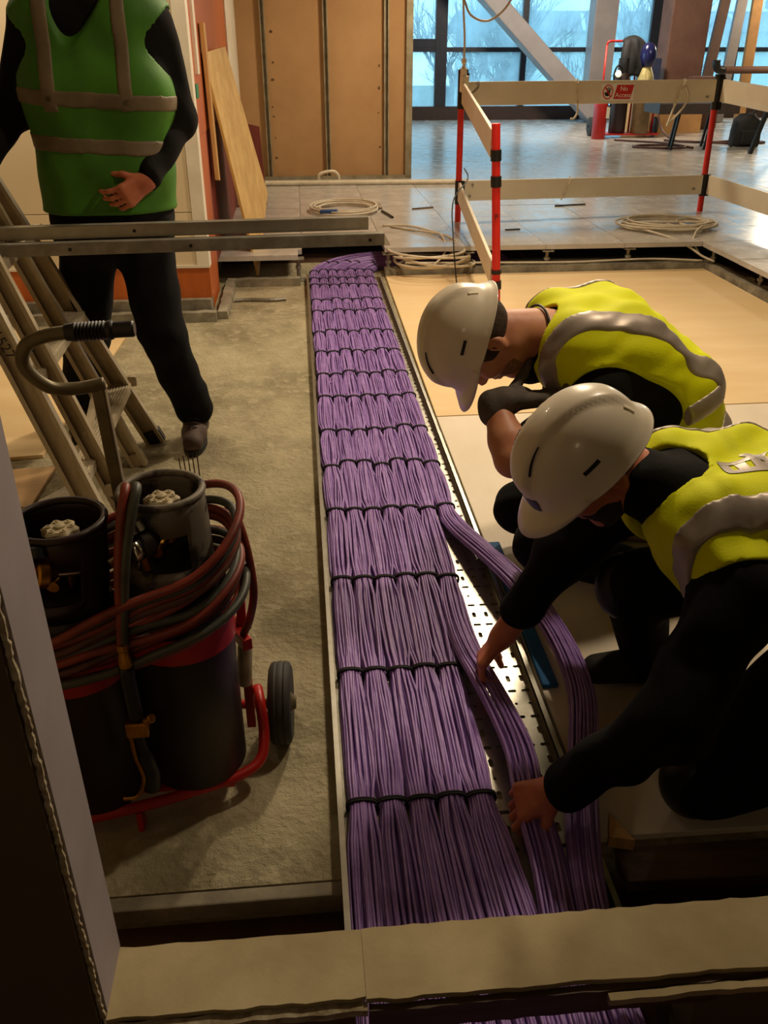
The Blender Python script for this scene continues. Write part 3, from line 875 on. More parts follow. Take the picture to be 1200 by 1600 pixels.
bpost((1.308, 7.43, 0.2), (1.297, 7.43, 1.31), 'rear')
bpost((3.532, 7.73, 0.2), (3.505, 7.73, 1.265), 'rear')
gp = bpost((1.185, 5.22, 0.018), (1.116, 5.22, 1.10), 'gate')
text_obj('P', 0.045, (1.147 - 0.004, 5.192, 0.61), (1, 0, 0), (0, 0, 1), 'sign_black', gp)
def bboard(a, b, h, th=0.022):
    a = np.array(a, float); b = np.array(b, float)
    return MB().bar(a, b, th, h).build('board', 'white_plastic', sb, bevel=0.004)
up = bboard((1.335, 7.435, 1.162), (3.49, 7.72, 1.164), 0.170)
bboard((1.335, 7.435, 0.441), (3.51, 7.72, 0.425), 0.158)
bboard((1.305, 7.39, 1.17), (1.108, 5.26, 1.005), 0.150)
bboard((1.305, 7.39, 0.44), (1.150, 5.26, 0.275), 0.146)
rb = bboard((3.545, 7.70, 1.165), (3.66, 5.3, 1.07), 0.170)
bboard((3.56, 7.70, 0.425), (3.79, 5.3, 0.37), 0.158)
# board fixings
for (x, y, z) in ((1.40, 7.43, 1.10), (3.42, 7.698, 1.12), (1.40, 7.43, 0.40), (1.42, 7.43, 0.49), (3.43, 7.698, 0.395)):
    MB().cyl((x, y - 0.014, z), (x, y - 0.002, z), 0.010, 10).build('rivet', 'galv_dull', sb)
# signs on the boards
def sign(c, ex, board, w=0.285, h=0.125):
    ex = nrm(ex); ez = np.array((0, 0, 1.0)); n = np.cross(ex, ez); c = np.array(c, float)   # n towards viewer
    pl = MB().obox(c + n * 0.0125, ex, ez, n, w / 2, h / 2, 0.001).build('sign_backing', 'sign_white', board)
    rc = c + ex * 0.052
    sk = 0.012
    red = MB().prism([rc + n * 0.0138 + ex * (sx * 0.075 + sz * sk) + ez * (sz * 0.052) for sx, sz in ((-1, -1), (1, -1), (1, 1), (-1, 1))], n * 0.0008)
    rp = red.build('red_field', 'sign_red', pl)
    text_obj('No', 0.050, rc + ez * 0.023 + n * 0.0152, ex, ez, 'sign_white', pl)
    text_obj('Access', 0.050, rc - ez * 0.024 + n * 0.0152 - ex * 0.003, ex, ez, 'sign_white', pl)
    pc = c - ex * 0.088 + n * 0.0142
    ring = [pc + ex * 0.042 * math.cos(a) + ez * 0.050 * math.sin(a) for a in np.linspace(0, 2 * PI, 33)[:-1]]
    MB().tube(ring, 0.0042, 6, closed=True).build('prohibition_ring', 'sign_red', pl)
    # hand
    hm = MB()
    hc = pc + n * 0.0002
    hm.prism([hc + ex * a + ez * b for a, b in ((-0.014, -0.030), (0.010, -0.030), (0.020, -0.008), (0.018, 0.008), (-0.008, 0.010), (-0.014, -0.006), (-0.028, 0.000), (-0.032, -0.006))], n * 0.0008)
    for k, (fx, fl) in enumerate(((-0.006, 0.026), (0.003, 0.031), (0.011, 0.028), (0.018, 0.020))):
        hm.bar(hc + ex * fx + ez * 0.004 + n * 0.0004, hc + ex * (fx + 0.004 * (k - 1)) + ez * (0.006 + fl) + n * 0.0004, 0.006, 0.0012, n)
    hm.build('hand_pictogram', 'sign_black', pl)
    MB().bar(pc - ex * 0.028 + ez * 0.036 + n * 0.002, pc + ex * 0.028 - ez * 0.036 + n * 0.002, 0.008, 0.001, n).build('prohibition_bar', 'sign_red', pl)
sd = nrm((3.49 - 1.335, 7.72 - 7.435, 0))
bp_ = lambda f: np.array((1.335 + (3.49 - 1.335) * f, 7.435 + (7.72 - 7.435) * f, 1.163))
sign(bp_(0.592), sd, up)
sign((3.607, 6.40, 1.112), nrm((-0.115, 2.4, 0)) * -1, rb)
# pieces of white chain hung over the boards
def chain(pts, label, m='white_plastic', big=None):
    P = spline(pts, 12)
    P = np.array(P)
    d = np.concatenate([[0], np.cumsum(np.linalg.norm(np.diff(P, axis=0), axis=1))])
    t = thing('barrier_chain', tuple(P[-1]), label, 'chain', 'white plastic chain hooks on the barrier')
    n = max(2, int(d[-1] / 0.030))
    for k in range(n):
        s0 = d[-1] * (k + 0.5) / n
        i = min(np.searchsorted(d, s0), len(P) - 1); i = max(i, 1)
        c = P[i]; tg = nrm(P[i] - P[i - 1])
        sd_, u_, _ = frame_from(tg, (0, 1, 0))
        w = u_ if k % 2 else sd_
        ring = [c + tg * 0.0195 * math.cos(a) + w * 0.0105 * math.sin(a) for a in np.linspace(0, 2 * PI, 13)[:-1]]
        MB().tube(ring, 0.0036, 5, closed=True).build('chain_link', m, t, smooth=True)
    if big:
        MB().tube(spline(big, 6), 0.008, 6).build('chain_hook', m, t, smooth=True)
    return t
def on_board(f, z, off=0.02):
    p = bp_(f); q = np.array((sd[1], -sd[0], 0)); return (p[0] + q[0] * off, p[1] + q[1] * off, z)
chain([on_board(0.425, 1.252, 0.0), on_board(0.425, 1.235), on_board(0.428, 1.15), on_board(0.434, 1.06)], 'white plastic chain end with hook on the upper board, left of the sign',
      big=[on_board(0.434, 1.07), on_board(0.436, 1.02), on_board(0.425, 0.975), on_board(0.410, 0.972)])
chain([on_board(0.865, 1.252, 0.0), on_board(0.862, 1.235), on_board(0.845, 1.15), on_board(0.832, 1.06)], 'white plastic chain loop on the upper board, right of the sign',
      big=[on_board(0.835, 1.08), on_board(0.822, 0.98), on_board(0.812, 0.90), on_board(0.822, 0.93), on_board(0.85, 0.99), on_board(0.872, 1.05), on_board(0.884, 1.12), on_board(0.868, 1.20)])
lb = lambda f, z, off=0.02: (1.335 + 2.175 * f + 0.13 * off, 7.435 + 0.285 * f - off, z)
chain([lb(0.43, 0.525, 0.0), lb(0.428, 0.50), lb(0.415, 0.42), lb(0.40, 0.35)], 'short white chain hanging over the lower barrier board')

# flex and plug hanging on the left rear post
pk = thing('hanging_flex', (1.30, 7.39, 1.2), 'white flex with in-line socket hanging from above onto the barrier post', 'cable')
MB().tube(spline([(1.262, 7.3, 2.9), (1.262, 7.3, 2.2), (1.268, 7.32, 1.80), (1.295, 7.36, 1.55), (1.30, 7.38, 1.37)], 8), 0.008, 8).build('flex', 'white_cable', pk, smooth=True)
MB().tube(spline([(1.27, 7.33, 1.80), (1.33, 7.30, 1.69), (1.46, 7.26, 1.66), (1.60, 7.24, 1.78), (1.66, 7.24, 2.0), (1.67, 7.24, 2.9)], 8), 0.008, 8).build('flex_loop', 'white_cable', pk, smooth=True)
MB().lathe([(0, 0.12), (0.018, 0.118), (0.02, 0.09), (0.012, 0.08), (0.012, 0.06), (0.026, 0.05), (0.028, -0.10), (0.022, -0.115), (0, -0.115)], (1.302, 7.385, 1.29), n=18).build('socket', 'white_plastic', pk, smooth=True, angle=35)
MB().obox((1.315, 7.36, 1.235), (1, 0, 0), (0, 1, 0), (0, 0, 1), 0.026, 0.02, 0.055).build('socket_box', 'white_plastic', pk, bevel=0.008)
MB().tube(spline([(1.31, 7.37, 1.19), (1.36, 7.35, 1.175), (1.41, 7.36, 1.21), (1.42, 7.39, 1.245)], 6), 0.012, 7).build('hanging_hook', 'grey_cable', pk, smooth=True)

# ================================================================== STEEL STRUTS RESTING ON THE LADDER
def strut(name, a, b, h, w, label, cap=False, flip=False):
    a = np.array(a, float); b = np.array(b, float)
    s, u, d = frame_from(b - a)
    L = np.linalg.norm(b - a)
    t = thing(name, tuple((a + b) / 2 * (1, 1, 1)), label, 'strut', 'steel struts resting on the ladder')
    c = (a + b) / 2
    m = MB()
    m.obox(c - s * 0 + s * (w / 2 - 0.0012), s, u, d, 0.0012, h / 2, L / 2)   # web (away or towards)
    m.obox(c + u * (h / 2 - 0.0012), s, u, d, w / 2, 0.0012, L / 2)
    m.obox(c - u * (h / 2 - 0.0012), s, u, d, w / 2, 0.0012, L / 2)
    m.obox(c - s * (w / 2 - 0.0012) + u * (h / 2 - 0.005), s, u, d, 0.0012, 0.005, L / 2)
    m.obox(c - s * (w / 2 - 0.0012) - u * (h / 2 - 0.005), s, u, d, 0.0012, 0.005, L / 2)
    m.build('channel', 'galv_dull', t)
    return t, a, b, s, u, d
tA, a, b, s, u, d = strut('steel_strut', (-2.5, 2.88, 0.912), (0.285, 3.10, 0.905), 0.040, 0.041, 'lower galvanised strut with a white end cap lying across the ladder')
# closed face with bolt holes towards us, end cap
f_ = -s if np.dot(s, (0, -1, 0)) < 0 else s
MB().obox((a + b) / 2 + f_ * 0.0225, s, u, d, 0.0012, 0.019, np.linalg.norm(b - a) / 2).build('face_plate', 'galv_dull', tA)
for q in (0.05, 0.66, 1.05, 1.9):
    MB().cyl(b - d * q + f_ * 0.022, b - d * q + f_ * 0.0245, 0.006, 12).build('hole', 'black', tA)
MB().prism([b + f_ * 0.024 - u * 0.02, b + f_ * 0.024 - u * 0.02 + d * 0.022, b + f_ * 0.024 + u * 0.02], -f_ * 0.045).build('end_cap', 'white_plastic', tA)
tB, a, b, s, u, d = strut('steel_strut', (-2.5, 2.94, 0.951), (0.235, 3.17, 0.947), 0.042, 0.041, 'upper galvanised strut lying behind the capped one across the ladder')
f_ = -s if np.dot(s, (0, -1, 0)) < 0 else s
MB().obox((a + b) / 2 + f_ * 0.0225, s, u, d, 0.0012, 0.020, np.linalg.norm(b - a) / 2).build('face_plate', 'galv', tB)
MB().cyl(b - d * 0.80 + f_ * 0.022, b - d * 0.80 + f_ * 0.0245, 0.006, 12).build('hole', 'black', tB)

# ================================================================== ALUMINIUM STEP LADDER (folded, leaning to the left)
la = thing('step_ladder', (-0.7, 3.0, 0.0), 'folded aluminium step ladder with the number 1527 leaning at left', 'ladder')
def stile(foot, top, w, th, foot_m='rubber', face=(0, -1, 0), m='alu_dark'):
    foot = np.array(foot, float); top = np.array(top, float)
    d = nrm(top - foot)
    n = nrm(np.array(face, float) - d * np.dot(face, d)); s = np.cross(d, n)
    L = np.linalg.norm(top - foot); c = (foot + top) / 2
    q = MB()
    q.obox(c, s, n, d, w / 2, 0.0015, L / 2)                                       # web
    q.obox(c + s * (w / 2 - 0.0015) + n * th / 2, s, n, d, 0.0015, th / 2, L / 2)   # flanges
    q.obox(c - s * (w / 2 - 0.0015) + n * th / 2, s, n, d, 0.0015, th / 2, L / 2)
    q.obox(c + s * (w / 2 - 0.007) + n * th, s, n, d, 0.007, 0.0015, L / 2)
    q.obox(c - s * (w / 2 - 0.007) + n * th, s, n, d, 0.007, 0.0015, L / 2)
    o = q.build('stile', m, la)
    k = MB().obox(foot + d * 0.03, s, n, d, w / 2 + 0.003, th * 0.75, 0.032)
    k.build('foot', foot_m, la, bevel=0.006)
    return o, s, n, d
S1f, S1t = np.array((-0.680, 2.60, 0.0)), np.array((-1.30, 2.86, 1.75))
S4f, S4t = np.array((-0.655, 3.48, 0.0)), np.array((-1.345, 3.26, 1.75))
S2f, S2t = np.array((-0.625, 2.72, 0.0)), np.array((-1.26, 2.92, 1.75))
S3f, S3t = np.array((-0.690, 3.25, 0.0)), np.array((-1.30, 3.16, 1.75))
o1, s1, n1, d1 = stile(S1f, S1t, 0.078, 0.028, m='alu')
stile(S4f, S4t, 0.075, 0.028, 'black')
stile(S2f, S2t, 0.062, 0.024)
stile(S3f, S3t, 0.062, 0.024, 'alu_dark')
_ex = nrm(-d1 + np.cross(d1, n1) * 0.12)
if np.dot(n1, (0, -1, 0)) < 0: n1 = -n1
tx = text_obj('1527', 0.046, S1f + d1 * 0.735 + n1 * 0.0305, _ex, np.cross(n1, _ex), 'ink', la, 'handwritten_number')
def tread(z, dz, wd=0.085):
    f = z / 1.75
    a = S1f + (S1t - S1f) * f; b = S4f + (S4t - S4f) * ((z + dz) / 1.75)
    q = MB()
    dd = nrm(b - a); sx = nrm(np.cross(dd, (0, 0, 1)))
    q.obox((a + b) / 2, sx, np.cross(sx, dd) * 1.0, dd, wd / 2, 0.0025, np.linalg.norm(b - a) / 2)
    q.obox((a + b) / 2 + sx * wd / 2 - np.array((0, 0, 0.014)), sx, np.array((0, 0, 1.0)), dd, 0.002, 0.016, np.linalg.norm(b - a) / 2)
    q.obox((a + b) / 2 - sx * wd / 2 - np.array((0, 0, 0.014)), sx, np.array((0, 0, 1.0)), dd, 0.002, 0.016, np.linalg.norm(b - a) / 2)
    for k in range(-3, 4):
        q.obox((a + b) / 2 + sx * k * 0.011 + np.array((0, 0, 0.0035)), sx, np.cross(sx, dd), dd, 0.002, 0.0015, np.linalg.norm(b - a) / 2 - 0.005)
    q.build('tread', 'alu', la)
for z in (0.26, 0.575, 0.880, 1.20, 1.50): tread(z, 0.02)
for z in (0.34, 1.1):
    a = S2f + (S2t - S2f) * z / 1.75; b = S3f + (S3t - S3f) * z / 1.75
    MB().bar(a, b, 0.02, 0.03).build('rear_brace', 'alu_dark', la)
MB().cyl(S2f + (S2t - S2f) * 0.09 + np.array((-0.01, -0.03, 0)), S2f + (S2t - S2f) * 0.09 + np.array((-0.01, 0.05, 0)), 0.022, 16).build('hinge_tube', 'alu_dark', la, smooth=True, angle=40)
for z in (0.26, 0.575, 0.88):
    b = S4f + (S4t - S4f) * (z + 0.02) / 1.75
    MB().obox(b + np.array((0.045, 0.03, 0.0)), (1, 0, 0), (0, 1, 0), (0, 0, 1), 0.018, 0.012, 0.022).build('tread_clip', 'alu_dark', la, bevel=0.006)

# ================================================================== LEANING SHEETS BY THE RETURN WALL
P4 = [np.array(p) for p in ((-0.318, 6.40, 0.028), (-0.262, 7.62, 0.42), (-0.490, 7.20, 1.49), (-0.555, 6.16, 1.455))]
nn = nrm(np.cross(P4[1] - P4[0], P4[3] - P4[0])); nn = nn if nn[0] > 0 else -nn
MB().prism(P4, -nn * 0.018).build('plywood_sheet', 'osb', bevel=0.001, label='tall tilted plywood sheet leaning on the orange wall, one corner in the void', cat='plywood')
MB().prism([(-0.548, 6.10, 0.72), (-0.548, 6.22, 0.70), (-0.562, 6.22, 1.62), (-0.562, 6.10, 1.62)], (0.026, 0, 0)).build('timber_batten', 'timber', bevel=0.002,
    label='narrow timber batten standing behind the tilted plywood sheet', cat='batten')
MB().prism([(-0.556, 8.30, 0.2), (-0.30, 8.42, 0.2), (-0.33, 8.46, 0.86), (-0.556, 8.34, 0.92)], (0, 0.02, 0)).build('red_panel', 'red_wood',
    label='dark red-brown board standing behind the plywood sheet', cat='board')

# debris on the raised floor and the slab
for (x, y, z, L, a, m, nm, lab) in (
    (1.9, 9.0, 0.2, 0.0, 0, '', '', ''),):
    pass
MB().tube([(0.72, 7.95, 0.208), (0.78, 7.62, 0.208)], 0.012, 7).build('pipe_offcut', 'black_paint', label='short dark pipe offcut beside the small white cable coil', cat='offcut')
MB().tube([(2.32, 8.1, 0.206), (2.62, 8.15, 0.206)], 0.008, 6).build('pipe_offcut', 'black_paint', label='thin dark rod on the raised floor under the lower barrier board', cat='offcut')
MB().bar((1.62, 7.0, 0.205), (1.74, 7.02, 0.205), 0.02, 0.008).build('metal_scrap', 'black_paint', label='small dark metal scrap near the raised floor edge', cat='scrap')
MB().tube([(1.0, 8.05, 0.206), (1.20, 8.12, 0.206)], 0.007, 6).build('wood_splinter', 'dark_timber', label='thin wood splinter left of the rear barrier post', cat='scrap')
MB().bar((0.72, 8.1, 0.205), (0.72, 8.35, 0.205), 0.03, 0.008).build('metal_scrap', 'dark_timber', label='flat brown scrap behind the small cable coil', cat='scrap')
MB().bar((-0.06, 7.6, 0.206), (0.06, 7.66, 0.206), 0.05, 0.01).build('blue_clip', 'blue_tape', label='small blue clip on the raised floor near the plywood sheet', cat='clip')
MB().tube(spline([(-0.46, 5.76, 0.014), (-0.36, 5.77, 0.014), (-0.22, 5.75, 0.014), (-0.12, 5.77, 0.014)], 4), 0.012, 6).build('steel_bar', 'galv_dull', label='short steel bar lying on concrete near the left kerb', cat='bar')
MB().tube(spline([(0.22, 9.75, 0.21), (0.22, 9.72, 0.30), (0.36, 9.72, 0.33), (0.42, 9.74, 0.28), (0.42, 9.75, 0.21)], 5), 0.016, 7).build('white_bracket', 'white_plastic', smooth=True,
    label='small white bracket leaning at the foot of the brown partition', cat='bracket')
rr = random.Random(21)
for k in range(9):
    x = 3.17 + rr.uniform(-.03, .16); y = 5.3 + rr.uniform(-0.55, 0.85)
    q = MB(); s_ = rr.uniform(0.02, 0.05)
    V = []
    for a in range(7):
        for e_ in (-1, 1):
            V.append((x + s_ * math.cos(a * 0.9) * rr.uniform(.6, 1.1), y + s_ * math.sin(a * 0.9) * rr.uniform(.6, 1.1), 0.0 + (e_ + 1) * s_ * 0.45 * rr.uniform(.5, 1)))
    bm = bmesh.new()
    for p in V: bm.verts.new(p)
    bmesh.ops.convex_hull(bm, input=bm.verts[:])
    bm.verts.ensure_lookup_table()
    idx = {v: i for i, v in enumerate(bm.verts)}
    q.add([tuple(v.co) for v in bm.verts], [tuple(idx[v] for v in f.verts) for f in bm.faces]); bm.free()
    q.build('rubble_lump', 'trench' if k % 2 else 'torn', label='lump of rubble in the void along the right-hand kerb', cat='rubble', group='rubble by the right-hand kerb')

# ================================================================== GAS CYLINDER TROLLEY (near, left)
def gas_cylinder(x, y, r, z0, zs, zt, rs, body_m, shroud_m, label, lean=(0, 0)):
    t = thing('gas_cylinder', (x, y, z0), label, 'gas cylinder', 'gas cylinders on the near trolley')
    prof = [(0, 0), (r * 0.9, 0), (r, 0.015), (r, zs - z0 - 0.07)]
    for k in range(1, 9):
        a = k / 8 * PI / 2
        prof.append((r - (r - 0.035) * (1 - math.cos(a)), zs - z0 - 0.07 + 0.09 * math.sin(a)))
    prof += [(0.035, zs - z0 + 0.06), (0, zs - z0 + 0.06)]
    MB().lathe(prof, (x, y, z0), n=40).build('body', body_m, t, smooth=True, angle=40)
    # shroud: open collar with a window towards the valve outlet
    sh = MB(); n = 48; V = []; F = []
    cx, cy = x + lean[0], y + lean[1]
    levels = [zs - 0.01, zs + 0.03, zs + 0.105, zt - 0.02, zt]
    for li, z in enumerate(levels):
        rr_ = rs * (1.06 - 0.06 * (li / 4))
        f = (z - levels[0]) / (zt - levels[0])
        for k in range(n):
            a = 2 * PI * k / n
            V.append((x + lean[0] * f + rr_ * math.cos(a), y + lean[1] * f + rr_ * math.sin(a), z))
    for li in range(4):
        for k in range(n):
            ang = 360 * (k + 0.5) / n
            if li == 1 and 235 < ang < 305: continue
            F.append((li * n + k, li * n + (k + 1) % n, (li + 1) * n + (k + 1) % n, (li + 1) * n + k))
    so = sh.add(V, F).build('shroud', shroud_m, t, smooth=True, fixn=False)
    sm = so.modifiers.new('solid', 'SOLIDIFY'); sm.thickness = 0.006; sm.offset = 0
    ring = [(cx + rs * math.cos(a), cy + rs * math.sin(a), zt) for a in np.linspace(0, 2 * PI, 49)[:-1]]
    MB().tube(ring, 0.0075, 8, closed=True).build('rolled_rim', shroud_m, t, smooth=True)
    # valve with hand wheel
    v = MB().lathe([(0, 0), (0.02, 0), (0.02, 0.03), (0.014, 0.035), (0.014, 0.075), (0.009, 0.08), (0.009, 0.10), (0, 0.10)], (cx, cy, zs + 0.03), n=14)
    v.cyl((cx, cy, zs + 0.075), (cx - 0.01, cy - rs * 0.9, zs + 0.07), 0.012, 12)
    v.build('valve', 'brass', t, smooth=True, angle=40)
    hw = MB(); V = []; F = []
    n = 40
    for zz, sc in ((0.0, 1), (0.012, 1), (0.016, 0.85)):
        for k in range(n):
            a = 2 * PI * k / n
            q = (0.031 + 0.0042 * math.cos(6 * a)) * sc
            V.append((cx + q * math.cos(a), cy + q * math.sin(a), zt - 0.030 + zz))
    for li in range(2):
        for k in range(n): F.append((li * n + k, li * n + (k + 1) % n, (li + 1) * n + (k + 1) % n, (li + 1) * n + k))
    F.append(tuple(range(n - 1, -1, -1))); F.append(tuple(2 * n + k for k in range(n)))
    hw.add(V, F); 
    hw.lathe([(0, 0.0), (0.010, 0), (0.010, 0.008), (0.005, 0.010), (0, 0.010)], (cx, cy, zt - 0.018), n=14)
    for k in range(6):
        a = k * PI / 3
        hw.lathe([(0.0055, 0), (0.0055, 0.004), (0.003, 0.004), (0.003, 0)], (cx + 0.021 * math.cos(a), cy + 0.021 * math.sin(a), zt - 0.0155), n=8)
    hw.build('hand_wheel', 'cast', t, smooth=True, angle=35)
    return t
AX, AY = -0.285, 1.50
BX, BY = -0.492, 1.45
gas_cylinder(AX, AY, 0.108, 0.065, 0.585, 0.752, 0.078, 'black_paint', 'chipped', 'black gas cylinder with chipped grey collar, right one on the near trolley', (-0.004, 0.005))
gas_cylinder(BX, BY, 0.108, 0.065, 0.56, 0.728, 0.082, 'maroon_paint', 'maroon_paint', 'dark maroon gas cylinder with brass regulator, left one on the near trolley', (0.022, -0.005))

tl = thing('gas_trolley', (-0.39, 1.5, 0.0), 'red tubular gas cylinder trolley with wheels and P-shaped handle at left', 'trolley')
base = spline([(-0.66, 1.335, 0.065), (-0.52, 1.345, 0.065), (-0.38, 1.375, 0.065), (-0.27, 1.41, 0.065), (-0.19, 1.44, 0.066), (-0.145, 1.475, 0.075), (-0.135, 1.52, 0.11), (-0.142, 1.56, 0.17), (-0.15, 1.61, 0.17)], 6)
MB().tube(base, 0.0125, 12).build('base_tube', 'red_paint', tl, smooth=True)
MB().tube(spline([(-0.66, 1.335, 0.065), (-0.70, 1.40, 0.07), (-0.70, 1.50, 0.10), (-0.69, 1.60, 0.17)], 6), 0.0125, 12).build('base_tube', 'red_paint', tl, smooth=True)
MB().box(-0.62, -0.20, 1.42, 1.58, 0.052, 0.062).build('base_plate', 'red_paint', tl, bevel=0.002)
MB().bar((-0.40, 1.372, 0.004), (-0.40, 1.372, 0.056), 0.03, 0.012).build('stand_foot', 'red_paint', tl)
ax_a, ax_b = np.array((-0.80, 1.655, 0.10)), np.array((-0.068, 1.635, 0.10))
MB().cyl(ax_a, ax_b, 0.011, 12).build('axle', 'red_paint', tl, smooth=True, angle=40)
for (wx, wy, nm) in ((-0.098, 1.636, 0), (-0.77, 1.654, 1)):
    axd = nrm(ax_b - ax_a)
    c = np.array((wx, wy, 0.10))
    w = MB().lathe([(0.02, -0.022), (0.06, -0.024), (0.085, -0.027), (0.096, -0.022), (0.1, -0.012), (0.098, -0.008), (0.1, -0.003), (0.1, 0.003), (0.098, 0.008), (0.1, 0.012), (0.096, 0.022), (0.085, 0.027), (0.06, 0.024), (0.02, 0.022)], c, axd, n=40)
    wo = w.build('wheel', 'rubber', tl, smooth=True, angle=45)
    MB().lathe([(0, -0.034), (0.016, -0.034), (0.02, -0.028), (0.03, -0.02), (0.03, 0.02), (0.02, 0.028), (0.016, 0.036), (0, 0.036)], c, axd, n=20).build('hub', 'tube_grey', wo, smooth=True, angle=35)
for sx in (-0.17, -0.62):
    MB().bar((sx, 1.61, 0.06), (sx, 1.61, 0.46), 0.02, 0.02, (0, 1, 0)).build('upright', 'red_paint', tl)
MB().bar((-0.64, 1.61, 0.36), (-0.15, 1.61, 0.36), 0.022, 0.022).build('cross_bar', 'red_paint', tl)
MB().bar((-0.185, 1.60, 0.345), (-0.155, 1.545, 0.345), 0.022, 0.03).build('clamp_tab', 'red_paint', tl, bevel=0.003)
for (cx, cy, z) in ((AX, AY, 0.45), (BX, BY, 0.425)):
    MB().lathe([(0.1095, -0.03), (0.1125, -0.03), (0.1125, 0.03), (0.1095, 0.03), (0.1095, -0.03)], (cx, cy, z), n=40).build('clamp_band', 'red_paint', tl, smooth=True, angle=40)
MB().bar((-0.392, 1.57, 0.06), (-0.376, 1.56, 0.70), 0.03, 0.016, (0, 1, 0)).build('back_post', 'red_paint', tl)
MB().bar((-0.374, 1.556, 0.60), (-0.384, 1.55, 0.958), 0.025, 0.022, (0, 1, 0)).build('handle_post', 'tube_grey', tl, bevel=0.004)
hd = spline([(-0.372, 1.55, 0.953), (-0.42, 1.535, 0.950), (-0.462, 1.515, 0.962), (-0.492, 1.50, 1.005), (-0.480, 1.495, 1.045), (-0.44, 1.495, 1.062), (-0.392, 1.495, 1.067), (-0.372, 1.495, 1.068)], 8)
MB().tube(hd, 0.0122, 12).build('handle_tube', 'tube_grey', tl, smooth=True)
g = MB(); pr = [(0, -0.002), (0.0145, 0)]
for k in range(9): pr += [(0.0172, 0.018 + k * 0.006), (0.0150, 0.021 + k * 0.006)]
pr += [(0.0172, 0.076), (0.0165, 0.079), (0.0142, 0.082), (0.0142, 0.114), (0.012, 0.117), (0, 0.117)]
g.lathe(pr, (-0.410, 1.495, 1.066), (0.999, 0.0, 0.03), n=22)
g.build('rubber_grip', 'black', tl, smooth=True, angle=30)
MB().lathe([(0.014, 0), (0.017, 0), (0.017, 0.10), (0.012, 0.12), (0.012, 0.125), (0, 0.125)], (-0.176, 1.595, 0.20), (0.08, 0.05, 1), n=14).build('tool_tube', 'cast', tl, smooth=True, angle=40)

# hoses wound round both cylinders, with the torch
hs = thing('gas_hose', (-0.39, 1.36, 0.2), 'twin red and grey gas hose wound round both cylinders, torch hanging', 'hose')
uax = nrm((AX - BX, AY - BY, 0)); vax = np.array((uax[1], -uax[0], 0.0))       # vax points towards the camera
cen = np.array(((AX + BX) / 2, (AY + BY) / 2, 0)); half = np.linalg.norm((AX - BX, AY - BY)) / 2
def stadium(R, n=40):
    pts = []
    per = 4 * half + 2 * PI * R
    for k in range(n):
        s_ = per * k / n
        if s_ < 2 * half: p = cen + uax * (s_ - half) + vax * R
        elif s_ < 2 * half + PI * R:
            a = (s_ - 2 * half) / R; p = cen + uax * (half + R * math.sin(a)) + vax * R * math.cos(a)
        elif s_ < 4 * half + PI * R: p = cen + uax * (half - (s_ - 2 * half - PI * R)) - vax * R
        else:
            a = (s_ - 4 * half - PI * R) / R; p = cen + uax * (-half - R * math.sin(a)) - vax * R * math.cos(a)
        pts.append(p)
    return pts
hr = random.Random(5)
loops = []
for k in range(11):
    zc = 0.478 + k * 0.0135
    R = 0.121 + hr.uniform(0.0, 0.014) + (0.009 if k % 3 == 1 else 0)
    tilt = 0.10 + 0.012 * k + hr.uniform(-0.02, 0.03)
    ph = hr.uniform(0, 6)
    pts = []
    for p in stadium(R):
        du = np.dot(p - cen, uax)
        dv = np.dot(p - cen, vax)
        z = zc + tilt * du * 1.3 - 0.12 * dv + 0.006 * math.sin(du * 20 + ph)
        if du > half: z += 0.02 * (du - half) / R
        pts.append((p[0], p[1], max(0.40, z)))
    MB().tube(spline(pts, 2, True), 0.0088, 8, closed=True).build('hose_loop', 'hose_red' if k % 2 == 0 else ('hose_grey' if k % 4 == 1 else 'hose_brown'), hs, smooth=True)
MB().tube(spline([(-0.20, 1.62, 0.63), (-0.165, 1.585, 0.655), (-0.142, 1.55, 0.60), (-0.132, 1.535, 0.50), (-0.145, 1.545, 0.42), (-0.165, 1.565, 0.36)], 8), 0.0088, 8).build('hose_loop', 'hose_red', hs, smooth=True)
for (dx, m) in ((0.0, 'hose_red'), (0.019, 'hose_grey')):
    MB().tube(spline([(-0.372 + dx, 1.50, 0.66), (-0.345 + dx, 1.455, 0.775), (-0.333 + dx, 1.415, 0.80), (-0.340 + dx * 0.9, 1.385, 0.765), (-0.352 + dx * 0.6, 1.355, 0.68), (-0.360 + dx * 0.3, 1.337, 0.58), (-0.364 + dx * 0.15, 1.328, 0.525)], 8), 0.0092, 10).build('hose_end', m, hs, smooth=True)
to = MB().lathe([(0, 0), (0.010, 0), (0.012, -0.012), (0.009, -0.016), (0.012, -0.03), (0.013, -0.05), (0.009, -0.055), (0, -0.055)], (-0.363, 1.327, 0.527), (0.0, 0, 1), n=10).build('torch', 'brass', hs, smooth=True, angle=30, label='brass and black cutting torch')
MB().tube(spline([(-0.363, 1.327, 0.475), (-0.362, 1.327, 0.42), (-0.360, 1.328, 0.35)], 6), 0.0145, 10).build('torch_barrel', 'black', to, smooth=True)
vb = MB().obox((-0.361, 1.327, 0.325), (1, 0, 0), (0, 1, 0), (0, 0, 1), 0.022, 0.014, 0.018)
vb.cyl((-0.345, 1.327, 0.338), (-0.328, 1.322, 0.352), 0.010, 12)
vb.build('torch_valve', 'brass', to, bevel=0.004)
MB().tube(spline([(-0.364, 1.329, 0.308), (-0.358, 1.331, 0.25), (-0.352, 1.335, 0.20), (-0.356, 1.338, 0.15)], 6), [0.011] * 6 + [0.015] * 6 + [0.017] * 7, 10).build('torch_handle', 'black', to, smooth=True)
MB().tube(spline([(-0.376, 1.322, 0.31), (-0.374, 1.322, 0.25), (-0.366, 1.325, 0.19), (-0.385, 1.328, 0.14), (-0.415, 1.328, 0.135)], 6), 0.005, 7).build('torch_lever', 'brass', to, smooth=True)
